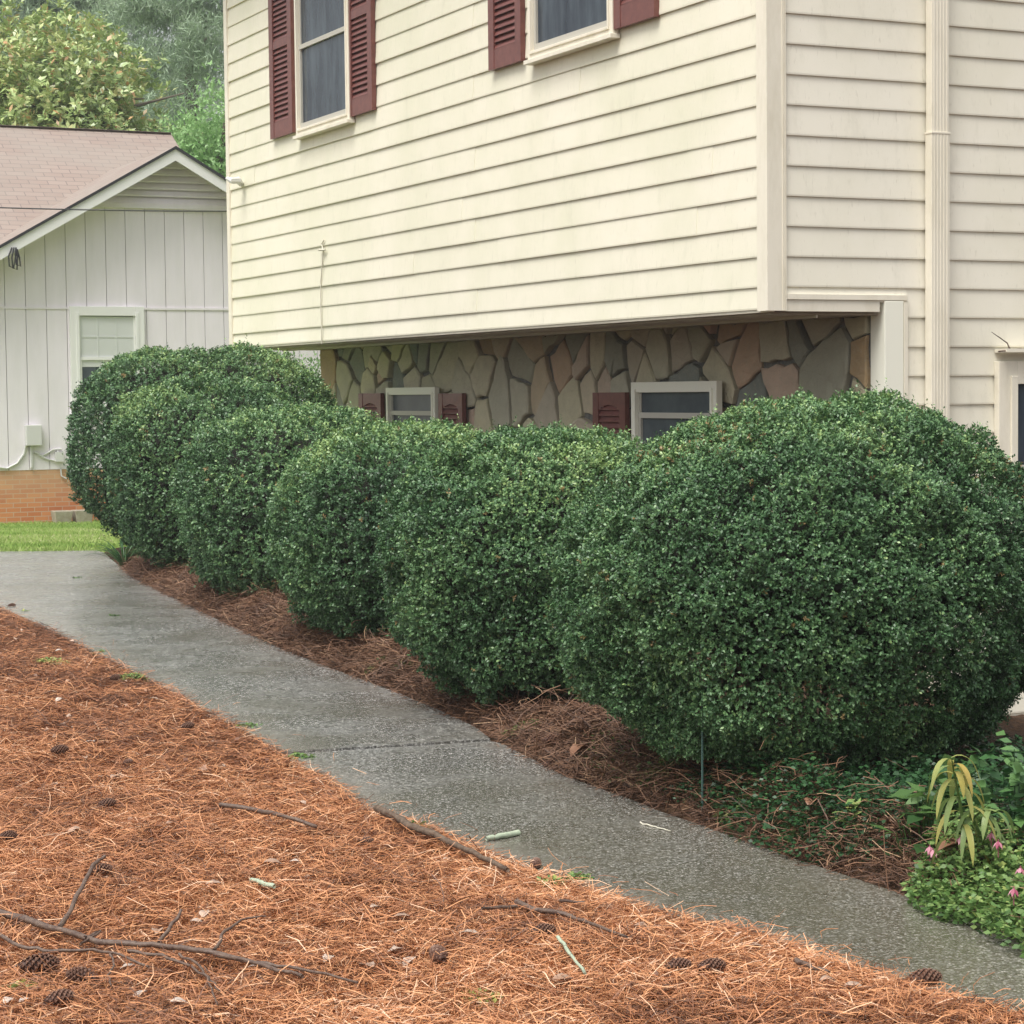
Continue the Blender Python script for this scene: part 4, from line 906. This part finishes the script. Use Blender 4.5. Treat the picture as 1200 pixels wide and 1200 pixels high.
# arching lily stems
def lily(label, pts, n, L, tones, seed):
    rng = np.random.default_rng(seed); root = thing('lily', label, 'plant', pts[0])
    mb = MB(); mb.tube(pts, [.007 - .005 * k / (len(pts) - 1) for k in range(len(pts))], 6, .1); mb.build('stem', M['lily'], root, True)
    mb = MB(); P_ = np.array(pts); 
    for k in range(n):
        t_ = .15 + .85 * k / (n - 1); x = t_ * (len(pts) - 1); i = min(int(x), len(pts) - 2); b0 = P_[i] + (P_[i + 1] - P_[i]) * (x - i)
        a = k * 2.4 + rng.uniform(-.4, .4); d = np.array([math.cos(a), math.sin(a), 0]); s = np.array([-math.sin(a), math.cos(a), 0]); v = nrm(d * .9 + Z * .75); p = b0; l = L * (1 - .35 * t_) * rng.uniform(.8, 1.15); W = .019; vs = []; seg = 8
        for q in range(seg + 1):
            u = q / seg; w_ = W * math.sin(math.pi * min(1, .08 + .92 * u)) ** .8 * .5 + .0003; vs += [p + s * w_ + Z * w_ * .3, p, p - s * w_ + Z * w_ * .3]; v = nrm(v - Z * (.36 + .1 * rng.random())); p = p + v * l / seg
        mb.add(vs, [(q * 3 + r_, q * 3 + r_ + 1, q * 3 + r_ + 4, q * 3 + r_ + 3) for q in range(seg) for r_ in (0, 1)], float(np.clip(tones + rng.normal() * .15, 0, 1)))
    mb.build('leaves', M['lily'], root, True)
b_ = G(1130, 1008); Yb = b_[1]
lily('tall lily with yellowing drooping leaves beside the largest shrub', [b_, at(1128, 960, Yb), at(1122, 925, Yb - .02), at(1118, 905, Yb - .05), at(1115, 888, Yb - .08)], 22, .19, .62, 4)
b2 = G(1168, 1018); Yb = b2[1]
lily('arching green lily leaning over the pink flowers at right', [b2, at(1152, 985, Yb), at(1140, 960, Yb - .03), at(1150, 950, Yb - .06), at(1168, 952, Yb - .1)], 18, .20, .35, 5)
# broad-leaved plant and patches of herbs
def herb(name, label, center, rad, n, leafL, m, seed, h=.1, cat='plant', asp=.55, tone0=.5, flowers=0, clip_=False, kind=None, flat=.5):
    rng = np.random.default_rng(seed); r_ = np.sqrt(rng.random(n)); a = rng.uniform(0, 6.283, n)
    x = center[0] + r_ * np.cos(a) * rad[0]; y = center[1] + r_ * np.sin(a) * rad[1]
    if clip_: k_ = -poly_dist(np.c_[x, y], REx) > .05 + .05 * rng.random(n); x, y, r_ = x[k_], y[k_], r_[k_]; n = len(x)
    z, _ = ground(np.c_[x, y])
    z = np.maximum(z, -.02); top = h * (1 - .55 * r_ ** 2) * (1 + .45 * fbm(np.c_[x * 14, y * 14, x * 0], seed)); P = np.c_[x, y, z + top * rng.uniform(.3, 1, n)]
    th = rng.uniform(0, 6.283, n); D = np.c_[np.cos(th), np.sin(th), rng.uniform(-.3, .6, n)]; Nn = nrm(np.c_[np.zeros((n, 2)), np.ones(n)] * 1. + rng.normal(size=(n, 3)) * flat)
    L = leafL * rng.uniform(.6, 1.25, n); v, f = leaf_quads(P, D, Nn, L, L * asp, .12)
    tn = np.clip(tone0 + rng.normal(size=n) * .17 + .2 * (P[:, 2] - z - h * .5) / h, 0, 1)
    if kind: return tag(mesh_obj(name, v, f, m, None, np.repeat(tn, 4)), label, cat, kind='stuff')
    root = thing(name, label, cat, (center[0], center[1], gz(center[0], center[1])))
    mesh_obj('leaves', v, f, m, root, np.repeat(tn, 4))
    mb = MB()
    for k in range(min(n, 60)): mb.tube([np.array([center[0] + (x[k] - center[0]) * .7, center[1] + (y[k] - center[1]) * .7, z[k] - .01]), P[k]], [.0025, .0015], 4, .2)
    mb.build('stems', m, root)
    for k in range(flowers):
        j = int(rng.integers(n)); q = P[j] + Z * (h * .35) + np.array([0, -.03, .02]); mb = MB()
        for s_ in range(6):
            a_ = s_ * 1.047; d = np.array([math.cos(a_), math.sin(a_), -.3]); sd_ = np.array([-math.sin(a_), math.cos(a_), 0]); mb.add([q, q + d * .009 + sd_ * .006 - Z * .006, q + d * .018 - Z * .018, q + d * .009 - sd_ * .006 - Z * .006], [(0, 1, 2, 3)], float(rng.uniform(0, 1)))
        mb.tube([q + Z * .004, q - Z * .05], [.002, .0015], 4, .2)
        mb.build('flower', M['petal'], root)
    return root
c_ = G(1160, 1050); herb('columbine', 'bright green leafy plant with pink nodding flowers at the right edge of the path', c_, (.24, .34), 5200, .023, M['herb'], 41, .15, flowers=9, asp=.6, tone0=.52, flat=.9)
c_ = G(1260, 1070); herb('columbine', 'light green leafy plant partly cut by the right edge beside the path', c_, (.26, .36), 4000, .024, M['herb'], 42, .17, flowers=3, asp=.6, tone0=.48, flat=.9)
c_ = G(1088, 995); herb('leafy_plant', 'broad-leaved mid green plant left of the yellowing lily', c_, (.11, .12), 60, .085, M['herb'], 43, .24, asp=.5, tone0=.25, flat=.3)
c_ = G(1195, 985); herb('leafy_plant', 'dark broad-leaved plant behind the arching lily at the right edge', c_, (.28, .3), 500, .06, M['ivy'], 44, .30, asp=.6, tone0=.7)
c_ = G(998, 1012); herb('weed', 'upright light green weed at the bed edge under the largest shrub', c_, (.04, .05), 26, .05, M['herb'], 45, .12, cat='weed', asp=.4, tone0=.75)
# ivy-like ground cover beneath the large shrub
rngv = np.random.default_rng(90)
c_ = onz(950, 945, .1); herb('ground_cover', 'dark small-leaved ground cover in the shade under the largest shrub', (c_[0], c_[1] + .1), (.85, .60), 17000, .020, M['ivy'], 46, .10, cat='ground cover', kind='stuff', clip_=True, tone0=.22, asp=.7)
c_ = onz(740, 880, .1); herb('ground_cover', 'yellow-green moss and clover growing at the bed edge near the stacked cones', c_, (.22, .6), 1300, .016, M['herb'], 47, .06, cat='ground cover', kind='stuff', clip_=True, tone0=.3, asp=.8)
c_ = onz(1150, 930, .1); herb('ground_cover', 'dark leafy growth behind the lilies at the right edge', (c_[0], c_[1]), (.95, 1.0), 11000, .024, M['ivy'], 48, .14, cat='ground cover', kind='stuff', tone0=.18, asp=.7)
W_ = [(62, 778, .10, .9, 'yellow-green moss patch on the upper left of the straw'), (291, 861, .075, .35, 'round green tuft at the straw edge above the path joint'), (355, 895, .07, .5, 'small green weed at the left end of the path joint'),
      (121, 771, .06, .5, 'tiny green weed at the straw edge near the top left of the slope'), (155, 797, .08, .6, 'yellow-green weed strip on the straw edge of the upper path'), (30, 722, .06, .6, 'small yellow-green weed at the top end of the straw'),
      (90, 682, .07, .15, 'dark green clump lying alone on the far concrete'), (133, 728, .04, .1, 'tiny dark leaf clump alone on the path beyond the joint'), (490, 974, .05, .4, 'green sprout beside the bark-covered limb'),
      (680, 1040, .05, .5, 'small green sprout at the straw edge right of the limb'), (648, 1042, .045, .6, 'yellow-green sprout beside the rust brown cone'), (563, 1183, .07, .95, 'pale cream-green lichen tuft at the bottom of the slope'),
      (440, 800, .08, .2, 'dark green weed at the bed edge under the third shrub'), (480, 805, .09, .7, 'light green weed patch in the bed straw under the third shrub'), (770, 935, .09, .6, 'light green weed at the path edge below the largest shrub'),
      (862, 976, .07, .5, 'green weed on the bed edge right of the thin stem on the path'), (288, 707, .06, .6, 'pale green sprig in the bed straw under the fourth shrub'), (25, 1168, .05, .8, 'single bright green leaf sprout near the bottom left corner'), (935, 1000, .07, .3, 'green weed in the soil under the right half of the largest shrub'), (610, 862, .08, .6, 'yellow-green weed at the foot of the second shrub')]
for k, (x, y, r_, tn, lb) in enumerate(W_):
    herb('weed', lb, G(x, y), (r_, r_ * .9), int(60 + 2200 * r_), .022, M['herb'], 200 + k, .035, cat='weed', asp=.6, tone0=tn)
# lawn blades
rng = np.random.default_rng(8); n = 90000
y = FAR[1] + .03 + (rng.random(n) ** 1.3) * 12.5; x = rng.uniform(-9.5, -2.0, n) ; x = np.where(rng.random(n) < .6, x, -9 + rng.random(n) * 4.5); P = np.c_[x, y]; z, _ = ground(P)
th = rng.uniform(0, 6.283, n); D = np.c_[np.cos(th) * .6, np.sin(th) * .6, np.ones(n)]; Nn = np.c_[np.sin(th), -np.cos(th), np.full(n, .3)] + .2
L = rng.uniform(.03, .075, n); v, f = leaf_quads(np.c_[P, z - .01], D, Nn, L, L * .16 + .004, .1)
pt_ = 1.3 * fbm(np.c_[P * [.6, 1.4], P[:, :1] * 0], 12, 3)
tag(mesh_obj('lawn_grass', v, f, M['grass'], None, np.repeat(np.clip(.45 + .35 * pt_ + rng.normal(size=n) * .15, 0, 1), 4)), 'bright short lawn grass between the concrete and the brick base', 'grass', kind='stuff')

# ------------------------------------------------------------------ trees
def tree(name, label, base, H, crown, m, seed, n_cl, per, leafL, kind='round', asp=.45, tone_dead=0.0, droop=0):
    rng = np.random.default_rng(seed); rg = random.Random(seed); root = thing(name, label, 'tree', base)
    base = np.array(base, float); cc = base + Z * crown[2]; rx, rz = crown[0], crown[1]
    tp = []; x = y = 0
    for k in range(9): t_ = k / 8; tp.append(base + np.array([x, y, H * t_ * .92])); x += rg.uniform(-.12, .12); y += rg.uniform(-.12, .12)
    r0_ = H * .022; mb = MB(); mb.tube(tp, [r0_ * (1 - .85 * k / 8) for k in range(9)], 9)
    limbs = []
    nlimb = 34
    for k in range(nlimb):
        t_ = rg.uniform(.22, .95); i = t_ * 8 * .98; q = tp[int(i)] + (tp[min(8, int(i) + 1)] - tp[int(i)]) * (i % 1); a = rg.uniform(0, 6.28)
        zr = (q[2] - cc[2]) / rz; reach = rx * math.sqrt(max(.12, 1 - min(1, zr * zr))) * rg.uniform(.6, .95); e = q + np.array([math.cos(a), math.sin(a), rg.uniform(.05, .5) if kind != 'pine' else rg.uniform(-.05, .25)]) * reach
        m_ = (q + e) / 2 + np.array([0, 0, .08 * reach]); mb.tube([q, m_, e], [r0_ * .35 * (1 - t_ * .5), r0_ * .2, r0_ * .06], 6); limbs.append((q, m_, e))
    mb.build('trunk', M['bark_far'], root)
    # clump centres: on the limbs and filling a lumpy crown
    d = sphere_dirs(n_cl, rng); rad = rng.random(n_cl) ** .38
    P = cc + d * np.array([rx, rx, rz]) * rad[:, None] * (1 + .28 * fbm(d * 2.2, seed, 2))[:, None]
    li = rng.integers(0, nlimb, n_cl); tt_ = rng.uniform(.35, 1.05, n_cl)[:, None]; Q = np.array([l[0] for l in limbs])[li] * (1 - tt_) + np.array([l[2] for l in limbs])[li] * tt_ + rng.normal(size=(n_cl, 3)) * (rx * .11)
    P = np.where((rng.random(n_cl) < (.35 if kind != 'pine' else .85))[:, None], Q, P)
    P = P[(P[:, 2] > base[2] + H * .12)]
    keep = fbm(P * .55, seed + 9, 2) > -.35; P = P[keep]; n_ = len(P)
    if kind == 'magnolia':        # rosettes facing outward
        ax = nrm(nrm(P - cc) + rng.normal(size=P.shape) * .5 + [0, 0, .5]); Pl = np.repeat(P, per, 0); Al = np.repeat(ax, per, 0)
        rnd = nrm(np.cross(Al, rng.normal(size=Al.shape))); D = nrm(rnd + Al * rng.uniform(0, .9, (len(Al), 1))); Nn = nrm(Al + rng.normal(size=Al.shape) * .3); Pl = Pl + rng.normal(size=Pl.shape) * .05
    else:
        Pl = np.repeat(P, per, 0) + rng.normal(size=(n_ * per, 3)) * (.26 if kind != 'pine' else .17) * [1, 1, .6 if kind != 'pine' else .5]; Al = np.repeat(nrm(P - cc), per, 0)
        D = nrm(rng.normal(size=Al.shape) + Al * .5 - [0, 0, droop] + ([0, 0, .4] if kind == 'pine' else [0, 0, 0])); Nn = nrm(rng.normal(size=Al.shape) * .6 + [0, 0, 1])
    LL = leafL * rng.uniform(.65, 1.3, len(Pl)); v, f = leaf_quads(Pl, D, Nn, LL, LL * asp, .15)
    tn = .42 + .18 * fbm(P * .9, seed + 4, 2) + rng.normal(size=n_) * .12; tn = np.repeat(tn, per) + rng.normal(size=len(Pl)) * .12; tn = np.clip(tn, 0, .8)
    if tone_dead: tn = np.where(rng.random(len(tn)) < tone_dead, rng.uniform(.85, 1, len(tn)), tn)
    mesh_obj('crown', v, f, m, root, np.repeat(tn, 4))
def gp(px, Y): p = at(px, 500, Y); return (p[0], p[1], -.4)
tree('magnolia', 'yellow-green magnolia with some rust coloured leaves behind the brown roof', gp(85, 45), 10.2, (3.1, 4.7, 5.6), M['magnolia'], 301, 8500, 11, .17, 'magnolia', .42, .10)
tree('magnolia', 'magnolia at the left edge, its crown running out of the picture', gp(-40, 47), 11.0, (3.0, 5.0, 6.0), M['magnolia'], 302, 7000, 11, .17, 'magnolia', .42, .10)
tree('pine_tree', 'tall grey-green pine right behind the yellow-green magnolia', gp(235, 58), 18, (3.4, 6.8, 9.5), M['pine_leaf'], 303, 5200, 40, .26, 'pine', .09)
tree('pine_tree', 'hazy pine farther back, seen above the middle of the magnolia', gp(110, 70), 21, (5, 8, 11.), M['pine_leaf'], 304, 6000, 40, .34, 'pine', .09)
tree('pine_tree', 'hazy pine in the top left corner behind the magnolias', gp(-30, 68), 20, (5, 8, 11), M['pine_leaf'], 305, 5000, 40, .34, 'pine', .09)
tree('broadleaf_tree', 'fresh green tree squeezed between the pine and the cream house corner', gp(262, 43), 8.2, (1.7, 3.3, 4.5), M['tree_leaf'], 306, 4200, 16, .11, 'round', .5)
tree('broadleaf_tree', 'green tree hidden mostly behind the cream house', gp(420, 50), 10, (4, 4, 6), M['tree_leaf'], 307, 1500, 14, .16, 'round', .5)
tree('broadleaf_tree', 'dense background tree filling the gap under the pines', gp(200, 80), 13, (9, 5, 6), M['tree_leaf'], 308, 4200, 14, .3, 'round', .5)
# low greenery beyond the far end of the stone wall
def bgshrub(label, px, Y, rx, H, seed):
    p = at(px, 500, Y); base = np.array([p[0], p[1], gz(p[0], p[1])]); rng = np.random.default_rng(seed); root = thing('loose_shrub', label, 'shrub', base)
    d = sphere_dirs(9000, rng); P = base + [0, 0, H * .55] + d * np.array([rx, rx, H * .48]) * ((rng.random(9000) ** .4) * (1 + .2 * fbm(d * 3, seed)))[:, None]
    v, f = leaf_quads(P, nrm(rng.normal(size=P.shape) + d), nrm(d + rng.normal(size=P.shape) * .5), rng.uniform(.04, .08, 9000), rng.uniform(.018, .03, 9000), .1)
    mesh_obj('foliage', v, f, M['tree_leaf'], root, np.repeat(np.clip(.25 + rng.normal(size=9000) * .2, 0, 1), 4))
    mb = MB()
    for k in range(6): a = k; mb.tube([base - Z * .05, base + np.array([math.cos(a) * rx * .5, math.sin(a) * rx * .5, H * .7])], [.03, .01], 6)
    mb.build('branch', M['wood'], root)
bgshrub('loose light green shrub beyond the far end of the stone wall', 352, 25.6, .75, 2.05, 61)

hz = bpy.data.materials.new('haze'); hz.use_nodes = True; t = hz.node_tree; t.nodes.remove(t.nodes['Principled BSDF'])
pv = t.nodes.new('ShaderNodeVolumePrincipled'); pv.inputs['Color'].default_value = (.93, .95, .97, 1); pv.inputs['Density'].default_value = .0011; pv.inputs['Anisotropy'].default_value = .2
t.links.new(pv.outputs[0], t.nodes['Material Output'].inputs['Volume'])
mb = MB(); mb.box((-60, -12, -2.4), (120, 0, 0), (0, 112, 0), (0, 0, 30)); tag(mb.build('haze', hz), 'pale damp air softening the far trees and house', 'haze', kind='stuff')
for o in bpy.data.objects:
    if '_base' in o.keys(): del o['_base']
